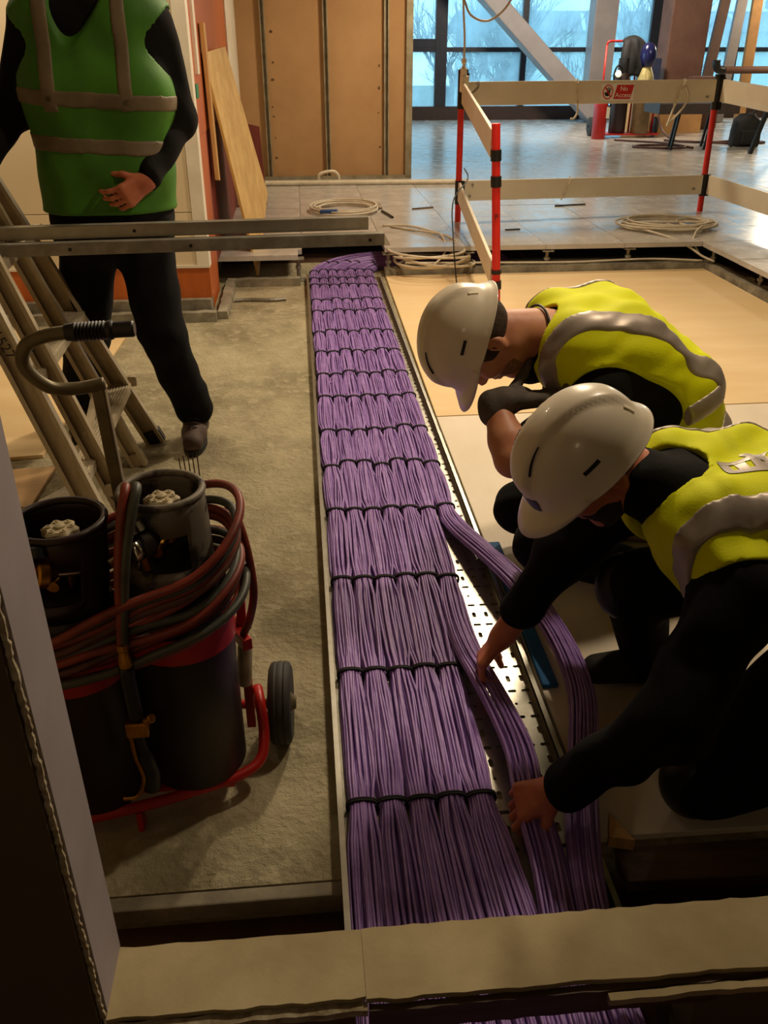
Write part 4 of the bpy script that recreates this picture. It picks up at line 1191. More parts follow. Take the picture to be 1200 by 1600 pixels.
# regulators
def regulator(c, ax, lab, m1, m2):
    c = np.array(c, float); ax = nrm(ax)
    t = thing('gas_regulator', tuple(c), lab, 'regulator')
    MB().lathe([(0, -0.028), (0.020, -0.028), (0.024, -0.022), (0.024, 0.0), (0.028, 0.004), (0.028, 0.020), (0.020, 0.026), (0.012, 0.04), (0, 0.04)], c, ax, n=18).build('body', m2, t, smooth=True, angle=35)
    MB().lathe([(0.0245, -0.022), (0.0255, -0.022), (0.0255, -0.004), (0.0245, -0.004)], c, ax, n=18).build('label_band', m1, t, smooth=True)
    s, u, d = frame_from(ax)
    g_ = c + s * 0.0 + u * 0.03
    MB().cyl(c + ax * 0.03, c + ax * 0.09, 0.010, 12).build('inlet', 'chrome', t, smooth=True, angle=40)
    MB().cyl(c - ax * 0.028, c - ax * 0.065, 0.009, 12).build('adjusting_screw', 'chrome', t, smooth=True, angle=40)
    MB().lathe([(0, 0), (0.022, 0), (0.022, 0.018), (0.018, 0.020), (0, 0.020)], g_, u + s * 0.5, n=20).build('gauge', m1 if m1 != 'valve_red' else 'black', t, smooth=True, angle=35)
    MB().cyl(c - u * 0.02, c - u * 0.055, 0.008, 10).build('outlet', 'brass', t, smooth=True, angle=40)
regulator((-0.500, 1.352, 0.672), (0.75, 0.45, -0.25), 'brass regulator with orange-red label on the left gas cylinder', 'valve_red', 'brass')
regulator((-0.322, 1.405, 0.688), (0.70, 0.6, 0.15), 'black regulator with chrome knob on the right gas cylinder', 'chrome', 'black_paint')
# thin rods standing behind the right cylinder
for k in range(5):
    x = -0.262 + k * 0.0065
    MB().tube([(x + 0.01, 1.645, 0.40), (x - 0.012 + 0.003 * k, 1.665, 0.745 + 0.004 * (k % 3))], 0.0013, 5).build('filler_rod', 'dark_timber',
        label='thin dark filler rod standing behind the right gas cylinder', cat='rod', group='filler rods behind the cylinder')
MB().bar((-0.29, 1.63, 0.402), (-0.20, 1.665, 0.402), 0.05, 0.004).build('rod_tray', 'red_paint', tl)

# ================================================================== FAR HALL: second trolley, boxes, table, bag, pipes
Z = 0.2
t2 = thing('gas_trolley', (5.2, 14.7, Z), 'far red gas trolley with dark cylinder standing before the window', 'trolley')
for x in (4.82, 5.32):
    MB().tube([(x, 14.75, Z + 0.05), (x, 14.75, 1.50)], 0.016, 8).build('upright', 'red_paint', t2, smooth=True)
MB().tube(spline([(4.82, 14.75, 1.50), (4.85, 14.75, 1.545), (4.95, 14.75, 1.55), (5.2, 14.75, 1.55), (5.30, 14.75, 1.54), (5.32, 14.75, 1.50)], 5), 0.016, 8).build('handle', 'red_paint', t2, smooth=True)
MB().box(4.78, 5.72, 14.45, 14.85, Z + 0.04, Z + 0.06).build('base_plate', 'red_paint', t2)
MB().tube([(5.70, 14.75, Z + 0.05), (5.70, 14.75, 0.95)], 0.02, 8).build('upright', 'red_paint', t2, smooth=True)
MB().tube([(4.82, 14.75, 0.75), (5.70, 14.75, 0.75)], 0.02, 8).build('cross_bar', 'red_paint', t2, smooth=True)
for x in (4.72, 5.78):
    w = MB().lathe([(0.02, -0.03), (0.12, -0.03), (0.14, -0.02), (0.14, 0.02), (0.12, 0.03), (0.02, 0.03)], (x, 14.85, Z + 0.14), (1, 0, 0), n=24).build('wheel', 'rubber', t2, smooth=True, angle=40)
c1 = thing('gas_cylinder', (5.08, 14.62, Z), 'dark brown gas cylinder on the far trolley under the black jacket', 'gas cylinder')
MB().lathe([(0, 0.06), (0.12, 0.06), (0.13, 0.08), (0.13, 0.80), (0.11, 0.90), (0.05, 0.97), (0.045, 1.02), (0, 1.02)], (5.08, 14.62, Z), n=28).build('body', 'maroon_paint', c1, smooth=True, angle=40)
MB().lathe([(0.08, 0.93), (0.085, 0.93), (0.085, 1.12), (0.08, 1.12)], (5.08, 14.62, Z), n=24).build('collar', 'black_paint', c1, smooth=True, angle=40)
MB().lathe([(0, 0), (0.05, 0), (0.055, 0.02), (0.05, 0.05), (0, 0.05)], (4.95, 14.5, 1.1), (0, -1, 0.2), n=18).build('gauge', 'chrome', c1, smooth=True, angle=40)
MB().tube(spline([(5.05, 14.55, 1.15), (4.95, 14.5, 1.22), (4.90, 14.5, 1.1), (4.93, 14.5, 0.9)], 6), 0.014, 7).build('hose', 'black', c1, smooth=True)
c2 = thing('gas_cylinder', (5.42, 14.55, Z), 'olive gas cylinder with pale collar and blue cap on the far trolley', 'gas cylinder')
MB().lathe([(0, 0.06), (0.13, 0.06), (0.14, 0.08), (0.14, 0.68), (0.13, 0.74)], (5.42, 14.55, Z), n=28).build('body', 'olive', c2, smooth=True, angle=40)
MB().lathe([(0.14, 0.72), (0.138, 0.78), (0.12, 0.88), (0.085, 0.96), (0.07, 1.0), (0, 1.0)], (5.42, 14.55, Z), n=28).build('collar', 'pale_collar', c2, smooth=True, angle=40)
MB().lathe([(0, 0.97), (0.05, 0.98), (0.10, 1.03), (0.125, 1.12), (0.12, 1.21), (0.09, 1.29), (0.04, 1.33), (0, 1.335)], (5.42, 14.55, Z), n=28).build('cap', 'blue_gloss', c2, smooth=True)
# jacket hung over the handle
jv = MB(); 
jg = [[None] * 9 for _ in range(13)]
for i in range(13):
    for j in range(9):
        u_ = j / 8 - 0.5; v_ = i / 12
        fold = 0.02 * math.sin(u_ * 18 + v_ * 4)
        yv = 14.70 - 0.10 * math.sin(min(1, v_ * 1.4) * PI / 2) - 0.03 - fold if i else 14.75
        jg[i][j] = (5.22 + u_ * (0.30 + 0.10 * math.sin(v_ * 3)), yv, 1.60 - v_ * 0.52 - 0.06 * u_ * u_ * 4)
V = [p for r_ in jg for p in r_]; F = [(i * 9 + j, i * 9 + j + 1, (i + 1) * 9 + j + 1, (i + 1) * 9 + j) for i in range(12) for j in range(8)]
jo = jv.add(V, F).build('work_jacket', 'bag', smooth=True, fixn=False, label='black work jacket hung over the far trolley handle', cat='jacket')
sm = jo.modifiers.new('solid', 'SOLIDIFY'); sm.thickness = 0.035
fe = thing('fire_extinguisher', (4.70, 14.35, Z), 'red fire extinguisher cylinder standing left of the far trolley', 'extinguisher')
MB().lathe([(0, 0), (0.10, 0), (0.105, 0.02), (0.105, 0.50), (0.08, 0.57), (0.03, 0.61), (0.03, 0.66), (0, 0.66)], (4.70, 14.35, Z), n=24).build('body', 'red_paint', fe, smooth=True, angle=40)
MB().bar((4.66, 14.30, 0.87), (4.80, 14.30, 0.91), 0.02, 0.02).build('lever', 'black', fe)
MB().tube(spline([(4.73, 14.3, 0.86), (4.80, 14.26, 0.80), (4.82, 14.26, 0.66)], 5), 0.012, 6).build('hose', 'black', fe, smooth=True)
MB().bar((4.79, 14.26, 0.50), (4.79, 14.26, 0.66), 0.05, 0.01, (0, 1, 0)).build('label', 'white_plastic', fe)
bx = thing('cardboard_box', (6.15, 15.4, Z), 'large cardboard box standing before the brown column', 'box')
MB().box(5.62, 6.72, 15.2, 15.95, Z, 0.80).build('body', 'cardboard', bx, bevel=0.006)
MB().box(5.60, 6.74, 15.18, 15.97, 0.80, 0.815).build('lid', 'cardboard', bx)
MB().box(5.9, 6.25, 16.1, 16.3, Z, 1.30).build('navy_panel', 'navy', label='navy blue board standing between the far trolley and brown column', cat='board', bevel=0.004)
MB().box(6.82, 7.35, 16.0, 16.3, Z, 1.02).build('grey_crate', 'column_brown', label='brown crate standing right of the brown column', cat='crate', bevel=0.01)
tb = thing('work_table', (5.5, 12.9, Z), 'dark trestle table seen behind the right end of the barrier', 'table')
MB().box(4.95, 6.10, 12.6, 13.2, 0.66, 0.80).build('table_top', 'table_dark', tb, bevel=0.01)
for (x, y) in ((5.22, 12.68), (5.36, 13.1), (5.70, 12.68), (5.84, 13.1)):
    MB().bar((x, y, Z), (x + 0.06, y, 0.66), 0.03, 0.03, (0, 1, 0)).build('leg', 'black', tb)
# bar with curled end on the table
pb = thing('bent_bar', (6.3, 12.0, 1.2), 'long rusty bar with a curled black end above the barrier at right', 'bar')
MB().tube([(5.48, 12.0, 1.215), (8.4, 12.3, 1.215)], 0.045, 10).build('bar', 'column_brown', pb, smooth=True)
MB().tube(spline([(5.50, 12.0, 1.21), (5.42, 12.0, 1.225), (5.385, 12.0, 1.27), (5.38, 12.0, 1.33)], 6), 0.05, 10).build('curled_end', 'black', pb, smooth=True)
for x in (6.35, 7.9):
    MB().bar((x - 0.25, 12.1, Z), (x, 12.1, 1.18), 0.05, 0.05, (0, 1, 0)).build('trestle_leg', 'black', pb)
    MB().bar((x + 0.25, 12.1, Z), (x, 12.1, 1.18), 0.05, 0.05, (0, 1, 0)).build('trestle_leg', 'black', pb)
# leaning long tubes at far right
for k, (xb, xt, m, lab) in enumerate(((7.55, 8.25, 'column_brown', 'brown long board leaning at far right, nearest the brown column'),
                                 (7.95, 8.55, 'steel_grey', 'grey long board leaning at far right between two brown ones'),
                                 (8.38, 8.80, 'cardboard', 'pale brown long board leaning at far right edge'))):
    MB().bar((xb, 17.3, Z), (xt, 18.3, 3.0), 0.19, 0.08, (0, 1, 0)).build('leaning_board', m, label=lab, cat='board')
# backpack
bk = thing('backpack', (6.48, 13.1, Z), 'black backpack standing on the raised floor at right', 'backpack')
prof = [(0.0, 0.0), (0.20, 0.0), (0.215, 0.06), (0.21, 0.22), (0.19, 0.34), (0.12, 0.41), (0.0, 0.42)]
q = MB(); n = 24; V = []; F = []
for (r_, z_) in prof:
    for k in range(n):
        a = 2 * PI * k / n
        ca, sa = math.cos(a), math.sin(a)
        V.append((6.48 + max(r_, 0.001) * np.sign(ca) * abs(ca) ** 0.6, 13.1 + 0.6 * max(r_, 0.001) * np.sign(sa) * abs(sa) ** 0.6, Z + z_ + 0.02 * math.sin(3 * a) * (z_ > 0.3)))
for i in range(len(prof) - 1):
    for k in range(n): F.append((i * n + k, i * n + (k + 1) % n, (i + 1) * n + (k + 1) % n, (i + 1) * n + k))
q.add(V, F).build('body', 'bag', bk, smooth=True)
MB().obox((6.48, 12.96, Z + 0.13), (1, 0, 0), (0, 1, 0), (0, 0, 1), 0.13, 0.035, 0.10).build('front_pocket', 'bag', bk, bevel=0.025)
MB().tube(spline([(6.52, 13.1, Z + 0.38), (6.56, 13.1, Z + 0.45), (6.62, 13.1, Z + 0.53), (6.66, 13.1, Z + 0.50)], 5), 0.014, 6).build('strap', 'bag', bk, smooth=True)
MB().tube(spline([(6.30, 13.0, Z + 0.2), (6.24, 12.95, Z + 0.05), (6.20, 12.9, Z + 0.015)], 5), 0.014, 6).build('strap', 'bag', bk, smooth=True)
# hoses on the far floor
for pts, lab in (([(5.55, 14.3, 0.75), (5.62, 14.1, 0.35), (5.75, 13.7, 0.215), (6.2, 13.55, 0.215), (6.6, 13.7, 0.215), (7.0, 13.5, 0.215), (6.6, 13.3, 0.215), (6.0, 13.6, 0.215), (5.6, 13.9, 0.215)], 'brown hose trailing from the far trolley towards the table'),
                 ([(4.85, 14.0, 0.215), (5.2, 13.75, 0.215), (5.5, 13.4, 0.215), (5.5, 12.85, 0.215), (5.1, 12.8, 0.215), (4.8, 13.0, 0.215), (5.0, 13.2, 0.215), (5.4, 13.1, 0.22), (5.6, 12.8, 0.215)], 'brown hose looped on the floor in front of the far trolley')):
    MB().tube(spline(pts, 8), 0.016, 6).build('floor_hose', 'hose_brown', smooth=True, label=lab, cat='hose')
# ================================================================== PEOPLE: smooth distance-field bodies
class Field:
    def __init__(s, lo, hi, h):
        s.lo = np.array(lo, float); s.h = h
        s.n = np.ceil((np.array(hi, float) - s.lo) / h).astype(int) + 1
        s.a = np.full(tuple(s.n), 0.3, np.float32)
    def region(s, lo, hi):
        i0 = np.clip(np.floor((np.asarray(lo) - s.lo) / s.h).astype(int), 0, s.n - 1)
        i1 = np.clip(np.ceil((np.asarray(hi) - s.lo) / s.h).astype(int) + 1, 1, s.n)
        sl = tuple(slice(a, b) for a, b in zip(i0, i1))
        ax = [(s.lo[k] + s.h * np.arange(i0[k], i1[k])).astype(np.float32) for k in range(3)]
        return sl, ax[0][:, None, None], ax[1][None, :, None], ax[2][None, None, :]
    def put(s, sl, d, k, op='add'):
        a = s.a[sl]
        if op == 'sub':
            d = -d
            if k <= 0: s.a[sl] = np.maximum(a, d); return
            h = np.clip(0.5 - 0.5 * (d - a) / k, 0, 1)
            s.a[sl] = d * (1 - h) + a * h + k * h * (1 - h); return
        if k <= 0: s.a[sl] = np.minimum(a, d); return
        h = np.clip(0.5 + 0.5 * (d - a) / k, 0, 1)
        s.a[sl] = d * (1 - h) + a * h - k * h * (1 - h)
    def rc(s, a, b, ra, rb, k=0.02, op='add'):
        a = np.asarray(a, float); b = np.asarray(b, float)
        m = max(ra, rb) + 0.05 + max(k, 0)
        sl, X, Y, Z_ = s.region(np.minimum(a, b) - m, np.maximum(a, b) + m)
        if 0 in s.a[sl].shape: return
        ba = b - a; L2 = max(1e-9, float(ba @ ba))
        px, py, pz = X - a[0], Y - a[1], Z_ - a[2]
        t = np.clip((px * ba[0] + py * ba[1] + pz * ba[2]) / L2, 0, 1)
        d = np.sqrt((px - ba[0] * t) ** 2 + (py - ba[1] * t) ** 2 + (pz - ba[2] * t) ** 2) - (ra + (rb - ra) * t)
        s.put(sl, d.astype(np.float32), k, op)
    def ell(s, c, R, rad, k=0.02, op='add'):
        c = np.asarray(c, float); R = np.asarray(R, float); rad = np.asarray(rad, float)
        m = rad.max() + 0.05 + max(k, 0)
        sl, X, Y, Z_ = s.region(c - m, c + m)
        if 0 in s.a[sl].shape: return
        px, py, pz = X - c[0], Y - c[1], Z_ - c[2]
        k0 = 0; k1 = 0
        for i in range(3):
            q = px * R[i][0] + py * R[i][1] + pz * R[i][2]
            k0 = k0 + (q / rad[i]) ** 2; k1 = k1 + (q / rad[i] ** 2) ** 2
        k0 = np.sqrt(k0); k1 = np.sqrt(k1) + 1e-9
        s.put(sl, (k0 * (k0 - 1) / k1).astype(np.float32), k, op)
    def grids(s):
        return s.region(s.lo, s.lo + s.h * (s.n - 1))[1:]
    def half(s, p, n, k=0.0):
        # keep the side the normal n points AWAY from
        X, Y, Z_ = s.grids(); n = nrm(n)
        d = ((X - p[0]) * n[0] + (Y - p[1]) * n[1] + (Z_ - p[2]) * n[2]).astype(np.float32)
        s.a = np.maximum(s.a, np.broadcast_to(d, s.a.shape))
    def slab(s, p, n, w, bend=None):
        X, Y, Z_ = s.grids(); n = nrm(n)
        d = ((X - p[0]) * n[0] + (Y - p[1]) * n[1] + (Z_ - p[2]) * n[2])
        s.a = np.maximum(s.a, (np.abs(d) - w / 2).astype(np.float32))
    def wrinkle(s, amp, freq, seed, dirs=3):
        r = np.random.default_rng(seed)
        X, Y, Z_ = s.grids()
        tot = 0
        for i in range(dirs):
            n = nrm(r.normal(size=3)); n2 = nrm(r.normal(size=3)); f = freq * r.uniform(0.7, 1.5); ph = r.uniform(0, 6)
            w = np.sin((X * n2[0] + Y * n2[1] + Z_ * n2[2]) * freq * 0.6 + ph) * 1.3
            tot = tot + np.sin((X * n[0] + Y * n[1] + Z_ * n[2]) * f + w + ph)
        s.a = (s.a + amp * tot / dirs * 1.6).astype(np.float32)
    def copy(s):
        f = Field.__new__(Field); f.lo = s.lo; f.h = s.h; f.n = s.n; f.a = s.a.copy(); return f
    def mesh(s):
        a = s.a; n = s.n
        ins = a < 0
        c = np.zeros(tuple(n - 1), np.int8)
        for dx in (0, 1):
            for dy in (0, 1):
                for dz in (0, 1):
                    c += ins[dx:n[0] - 1 + dx, dy:n[1] - 1 + dy, dz:n[2] - 1 + dz]
        act = np.argwhere((c > 0) & (c < 8))
        if len(act) == 0: return np.zeros((0, 3)), np.zeros((0, 4), int)
        idx = -np.ones(tuple(n - 1), np.int32)
        idx[act[:, 0], act[:, 1], act[:, 2]] = np.arange(len(act))
        off = np.array([(i, j, k) for i in (0, 1) for j in (0, 1) for k in (0, 1)])
        vals = np.stack([a[act[:, 0] + o[0], act[:, 1] + o[1], act[:, 2] + o[2]] for o in off], 1)
        acc = np.zeros((len(act), 3)); cnt = np.zeros(len(act))
        for p in range(8):
            for q in range(p + 1, 8):
                if np.abs(off[p] - off[q]).sum() != 1: continue
                v0, v1 = vals[:, p], vals[:, q]
                m = (v0 < 0) != (v1 < 0)
                t = np.where(m, v0 / np.where(m, v0 - v1, 1), 0)
                acc += m[:, None] * (off[p] + (off[q] - off[p]) * t[:, None]); cnt += m
        V = (act + acc / cnt[:, None]) * s.h + s.lo
        Q = []
        for axi in range(3):
            u, w = [(1, 2), (2, 0), (0, 1)][axi]
            sl0 = [slice(None)] * 3; sl1 = [slice(None)] * 3
            sl0[axi] = slice(0, n[axi] - 1); sl1[axi] = slice(1, n[axi])
            i0 = ins[tuple(sl0)]; i1 = ins[tuple(sl1)]
            e = np.argwhere(i0 != i1)
            e = e[(e[:, u] > 0) & (e[:, w] > 0) & (e[:, u] < n[u] - 1) & (e[:, w] < n[w] - 1)]
            fl_ = i0[e[:, 0], e[:, 1], e[:, 2]]
            def cell(du, dw):
                g = e.copy(); g[:, u] += du; g[:, w] += dw
                return idx[g[:, 0], g[:, 1], g[:, 2]]
            q = np.stack([cell(-1, -1), cell(0, -1), cell(0, 0), cell(-1, 0)], 1)
            q[~fl_] = q[~fl_][:, ::-1]
            Q.append(q)
        return V, np.concatenate(Q)

def np_mesh(name, V, Q, m, parent, label=None, relax=1, mi=None):
    if relax:
        # light smoothing so the surface reads as cloth and skin
        for _ in range(relax):
            acc = np.zeros_like(V); cnt = np.zeros(len(V))
            for k in range(4):
                a, b = Q[:, k], Q[:, (k + 1) % 4]
                np.add.at(acc, a, V[b]); np.add.at(cnt, a, 1)
                np.add.at(acc, b, V[a]); np.add.at(cnt, b, 1)
            V = V * 0.5 + 0.5 * acc / np.maximum(cnt, 1)[:, None]
    c = (V.min(0) + V.max(0)) / 2
    me = bpy.data.meshes.new(name)
    me.vertices.add(len(V)); me.vertices.foreach_set('co', (V - c).astype(np.float32).ravel())
    me.loops.add(len(Q) * 4); me.loops.foreach_set('vertex_index', Q.astype(np.int32).ravel())
    me.polygons.add(len(Q)); me.polygons.foreach_set('loop_start', np.arange(len(Q), dtype=np.int32) * 4)
    me.polygons.foreach_set('loop_total', np.full(len(Q), 4, np.int32))
    me.polygons.foreach_set('use_smooth', np.ones(len(Q), bool))
    me.update(calc_edges=True); me.validate()
    for x in (m if isinstance(m, (list, tuple)) else [m]): me.materials.append(MT[x])
    if mi is not None: me.polygons.foreach_set('material_index', mi.astype(np.int32))
    o = bpy.data.objects.new(name, me)
    link(o, parent, c)
    return tag(o, label)

def A(*v): return np.array(v, float)
def basis(fwd, up):
    f = nrm(fwd); u = np.asarray(up, float); u = nrm(u - f * np.dot(u, f)); l = np.cross(u, f)
    return f, l, u

def head_prims(F, O, f, l, u, neck, nr=0.058):
    R = np.array([f, l, u]); P = lambda x, y, z: O + f * x + l * y + u * z
    F.ell(P(-0.012, 0, 0.045), R, (0.098, 0.077, 0.085), 0.02)
    F.ell(P(0.028, 0, -0.030), R, (0.066, 0.060, 0.088), 0.03)
    F.rc(P(-0.005, 0.045, -0.055), P(0.058, 0.016, -0.098), 0.022, 0.019, 0.025)
    F.rc(P(-0.005, -0.045, -0.055), P(0.058, -0.016, -0.098), 0.022, 0.019, 0.025)
    F.rc(P(0.070, -0.010, -0.100), P(0.070, 0.010, -0.100), 0.018, 0.018, 0.02)
    F.rc(P(0.078, -0.032, 0.030), P(0.078, 0.032, 0.030), 0.014, 0.014, 0.02)
    F.ell(P(0.066, 0.034, -0.022), R, (0.026, 0.024, 0.024), 0.02)
    F.ell(P(0.066, -0.034, -0.022), R, (0.026, 0.024, 0.024), 0.02)
    for sy in (-1, 1): F.ell(P(0.096, sy * 0.031, 0.012), R, (0.013, 0.015, 0.010), 0.012, 'sub')
    F.rc(P(0.090, 0, 0.018), P(0.113, 0, -0.022), 0.010, 0.0115, 0.012)
    for sy in (-1, 1): F.ell(P(0.103, sy * 0.011, -0.026), R, (0.012, 0.009, 0.008), 0.008)
    F.ell(P(0.090, 0, -0.052), R, (0.012, 0.024, 0.0075), 0.008)
    F.ell(P(0.088, 0, -0.066), R, (0.012, 0.020, 0.008), 0.008)
    for sy in (-1, 1):
        F.ell(P(-0.012, sy * 0.079, -0.002), np.array([nrm(f * 0.95 - l * sy * -0.3), nrm(l + f * sy * -0.3), u]), (0.021, 0.009, 0.033), 0.006)
        F.ell(P(-0.008, sy * 0.086, 0.0), R, (0.011, 0.008, 0.018), 0.006, 'sub')
        F.rc(P(-0.012, sy * 0.078, -0.026), P(-0.006, sy * 0.077, -0.034), 0.008, 0.006, 0.006)
    F.rc(P(-0.030, 0, -0.055), neck, nr, nr + 0.012, 0.035)

def hand_prims(F, wrist, d, n, thumb_side, s=1.0, curl=(0.55, 0.9, 0.6), spread=0.14):
    # d: wrist to knuckles, n: the way the palm faces
    d = nrm(d); n = nrm(np.asarray(n, float) - d * np.dot(n, d)); w = np.cross(n, d) * thumb_side
    K = wrist + d * 0.088 * s
    F.rc(wrist - d * 0.02, wrist + d * 0.02, 0.026 * s, 0.027 * s, 0.02)
    for q in (-1.0, -0.33, 0.33, 1.0):
        F.rc(wrist + d * 0.018 * s + w * q * 0.014 * s, K + w * q * 0.031 * s, 0.0175 * s, 0.0135 * s, 0.012)
    F.ell(wrist + d * 0.040 * s + w * 0.022 * s + n * 0.010 * s, np.array([d, w, n]), (0.034 * s, 0.019 * s, 0.017 * s), 0.01)
    lens = ((0.043, 0.027, 0.022), (0.048, 0.030, 0.024), (0.045, 0.028, 0.023), (0.034, 0.021, 0.019))
    for i, q in enumerate((1.0, 0.33, -0.33, -1.0)):
        p = K + w * q * 0.031 * s
        dd = nrm(d + w * q * spread)
        r0 = (0.0098, 0.0100, 0.0096, 0.0086)[i] * s
        ang = 0
        for j in range(3):
            ang += curl[j] * (1 + 0.08 * (i - 1))
            e = nrm(dd * math.cos(ang) + n * math.sin(ang))
            q2 = p + e * lens[i][j] * s
            F.rc(p, q2, r0 * (1 - 0.07 * j), r0 * (0.93 - 0.08 * j), 0.004)
            p = q2
    # thumb leaves the side of the palm near its base
    p = wrist + d * 0.024 * s + w * 0.026 * s + n * 0.006 * s
    for j, (L, a, b) in enumerate(((0.044, 0.70, 0.35), (0.034, 0.30, 0.75), (0.026, 0.05, 0.95))):
        e = nrm(d * (0.75 - 0.1 * j) + w * a + n * b)
        q2 = p + e * L * s
        F.rc(p, q2, (0.0125 - 0.0012 * j) * s, (0.0112 - 0.0012 * j) * s, 0.006)
        p = q2

def torso(F, nodes, lat, infl=0.0, k=0.05):
    lat = nrm(lat)
    for (p, w, r) in nodes:
        p = np.asarray(p, float)
        F.rc(p - lat * w, p + lat * w, r + infl, r + infl, k)
    for (p, w, r), (p2, w2, r2) in zip(nodes[:-1], nodes[1:]):
        p = np.asarray(p, float); p2 = np.asarray(p2, float)
        for q in (-1, 0, 1):
            F.rc(p + lat * w * q, p2 + lat * w2 * q, r + infl, r2 + infl, k)

def helmet(O, f, l, u, label, badge=False, scale=1.0, cz=0.038):
    """white hard hat: crest, gutter rim, peak, vents"""
    t = thing('hard_hat', tuple(O), label, 'hard hat', 'white hard hats')
    P = lambda x, y, z: O + (f * x + l * y + u * z) * scale
    ax_, bx_, hz = 0.142, 0.115, 0.134
    NA, NT = 96, 26
    def surf(a, tt):
        ca, sa = math.cos(a), math.sin(a)
        th = tt * PI / 2
        rr_ = math.cos(th) ** 0.86 if tt < 1 else 0.0
        x = ax_ * rr_ * ca; y = bx_ * rr_ * sa
        z = hz * math.sin(th) ** 0.95 if tt > 0 else 0
        # three-part crest along the crown
        crest = 0.0
        e = abs(y)
        wdt = 0.036 + 0.012 * math.sin(th)
        if tt > 0.12:
            g = max(0.0, min(1.0, (wdt - e) / 0.010)); g = g * g * (3 - 2 * g)
            crest = 0.0105 * g * min(1, (tt - 0.12) / 0.25)
        sc = 1 + crest / 0.13
        x *= sc; y *= 1 + crest / 0.4; z += crest * 0.8 * math.sin(th)
        # rim: flared, lower at the nape
        low = -0.026 * max(0, -ca) ** 1.5 + 0.004 * max(0, ca)
        z += low * (1 - tt) ** 2
        if tt < 0.10:
            fl = (1 - tt / 0.10)
            x += 0.008 * ca * fl; y += 0.007 * sa * fl
        return x - 0.004, y, z + cz
    V = []; F = []
    # peak rings beyond the rim, drawn out at the front
    rows = []
    for ring in (1.0, 0.5, 0.0):
        row = []
        for k in range(NA):
            a = 2 * PI * k / NA
            x, y, z = surf(a, 0)
            ca = math.cos(a)
            g = max(0.0, (ca - 0.28) / 0.72); g = g ** 0.62 if g > 0 else 0
            ext = 0.052 * g * ring
            row.append((x + ext + 0.003 * ring * math.cos(a), y * (1 - 0.06 * ring * (g > 0)) + 0.003 * ring * math.sin(a), z - 0.020 * g * ring ** 1.3 - 0.004 * ring))
        rows.append(row)
    for j in range(1, NT):
        tt = j / NT
        rows.append([surf(2 * PI * k / NA, tt) for k in range(NA)])
    for r_ in rows:
        for p in r_: V.append(P(*p))
    for i in range(len(rows) - 1):
        for k in range(NA):
            F.append((i * NA + k, i * NA + (k + 1) % NA, (i + 1) * NA + (k + 1) % NA, (i + 1) * NA + k))
    top = len(V); V.append(P(*surf(0, 1.0)))
    q = (len(rows) - 1) * NA
    for k in range(NA): F.append((q + k, q + (k + 1) % NA, top))
    m = MB().add(V, F)
    o = m.build('shell', 'helmet', t, smooth=True, fixn=True)
    sm = o.modifiers.new('solid', 'SOLIDIFY'); sm.thickness = 0.0035; sm.offset = -1
    def on(a, tt, off=0.0):
        e = 1e-3
        p = A(*surf(a, tt)); pa = A(*surf(a + e, tt)); pt = A(*surf(a, tt + e))
        n = nrm(np.cross(pa - p, pt - p))
        if np.dot(n, p - A(0, 0, cz)) < 0: n = -n
        return p + n * off, n, nrm(pa - p)
    def slot(a, tt, L, H, m_, name, off=0.0006, along=None, path=None):
        mb = MB(); n_ = 8
        VV = []
        for s_ in range(n_ + 1):
            q_ = (s_ / n_ - 0.5)
            if path: pts = [on(path(q_)[0] + dh / 0.12, path(q_)[1], off) for dh in (-H / 2, H / 2)]
            elif along == 'up': pts = [on(a + dh / 0.12, tt + q_ * L / 0.2, off) for dh in (-H / 2, H / 2)]
            else: pts = [on(a + q_ * L / 0.13, tt + dh / 0.2, off) for dh in (-H / 2, H / 2)]
            for pp, nn_, _ in pts: VV += [P(*pp), P(*(pp + nn_ * 0.0012))]
        FF = []
        for s_ in range(n_):
            b_ = s_ * 4; c_ = b_ + 4
            FF += [(b_ + 1, b_ + 3, c_ + 3, c_ + 1), (b_, c_, c_ + 2, b_ + 2), (b_, b_ + 1, c_ + 1, c_), (b_ + 2, c_ + 2, c_ + 3, b_ + 3)]
        FF += [(0, 2, 3, 1), (n_ * 4, n_ * 4 + 1, n_ * 4 + 3, n_ * 4 + 2)]
        mb.add(VV, FF).build(name, m_, t)
    for sy in (1, -1):
        slot(sy * 1.52, 0.235, 0.038, 0.008, 'black', 'vent_slot')
        def cp(q_, sy=sy):
            tt = 0.60 + q_ * 0.26
            return sy * math.asin(min(1, 0.041 / (bx_ * math.cos(tt * PI / 2) ** 0.86))), tt
        slot(0, 0, 0, 0.0045, 'black', 'crest_vent', 0.0016, path=cp)
        slot(sy * 2.72, 0.22, 0.022, 0.010, 'white_plastic', 'accessory_slot', 0.002, along='up')
        pp, nn_, _ = on(sy * 1.12, 0.02, 0.004)
        MB().lathe([(0, 0), (0.006, 0), (0.006, 0.004), (0, 0.004)], P(*pp), f * nn_[0] + l * nn_[1] + u * nn_[2], n=12).build('strap_stud', 'white_plastic', t)
    if badge:
        slot(0.12, 0.105, 0.060, 0.026, 'badge_blue', 'badge')
    # inner sweatband so the shell is not hollow below the rim
    ring = [P(0.118 * math.cos(a) - 0.004, 0.092 * math.sin(a), cz - 0.004 - 0.018 * max(0, -math.cos(a))) for a in np.linspace(0, 2 * PI, 41)[:-1]]
    MB().tube(ring, 0.008, 6, closed=True).build('sweatband', 'black', t, smooth=True)
    return t

def trim_mesh_obj(name, F, m, parent, label=None, relax=1):
    V, Q = F.mesh()
    if len(V) < 4: return None
    return np_mesh(name, V, Q, m, parent, label, relax)

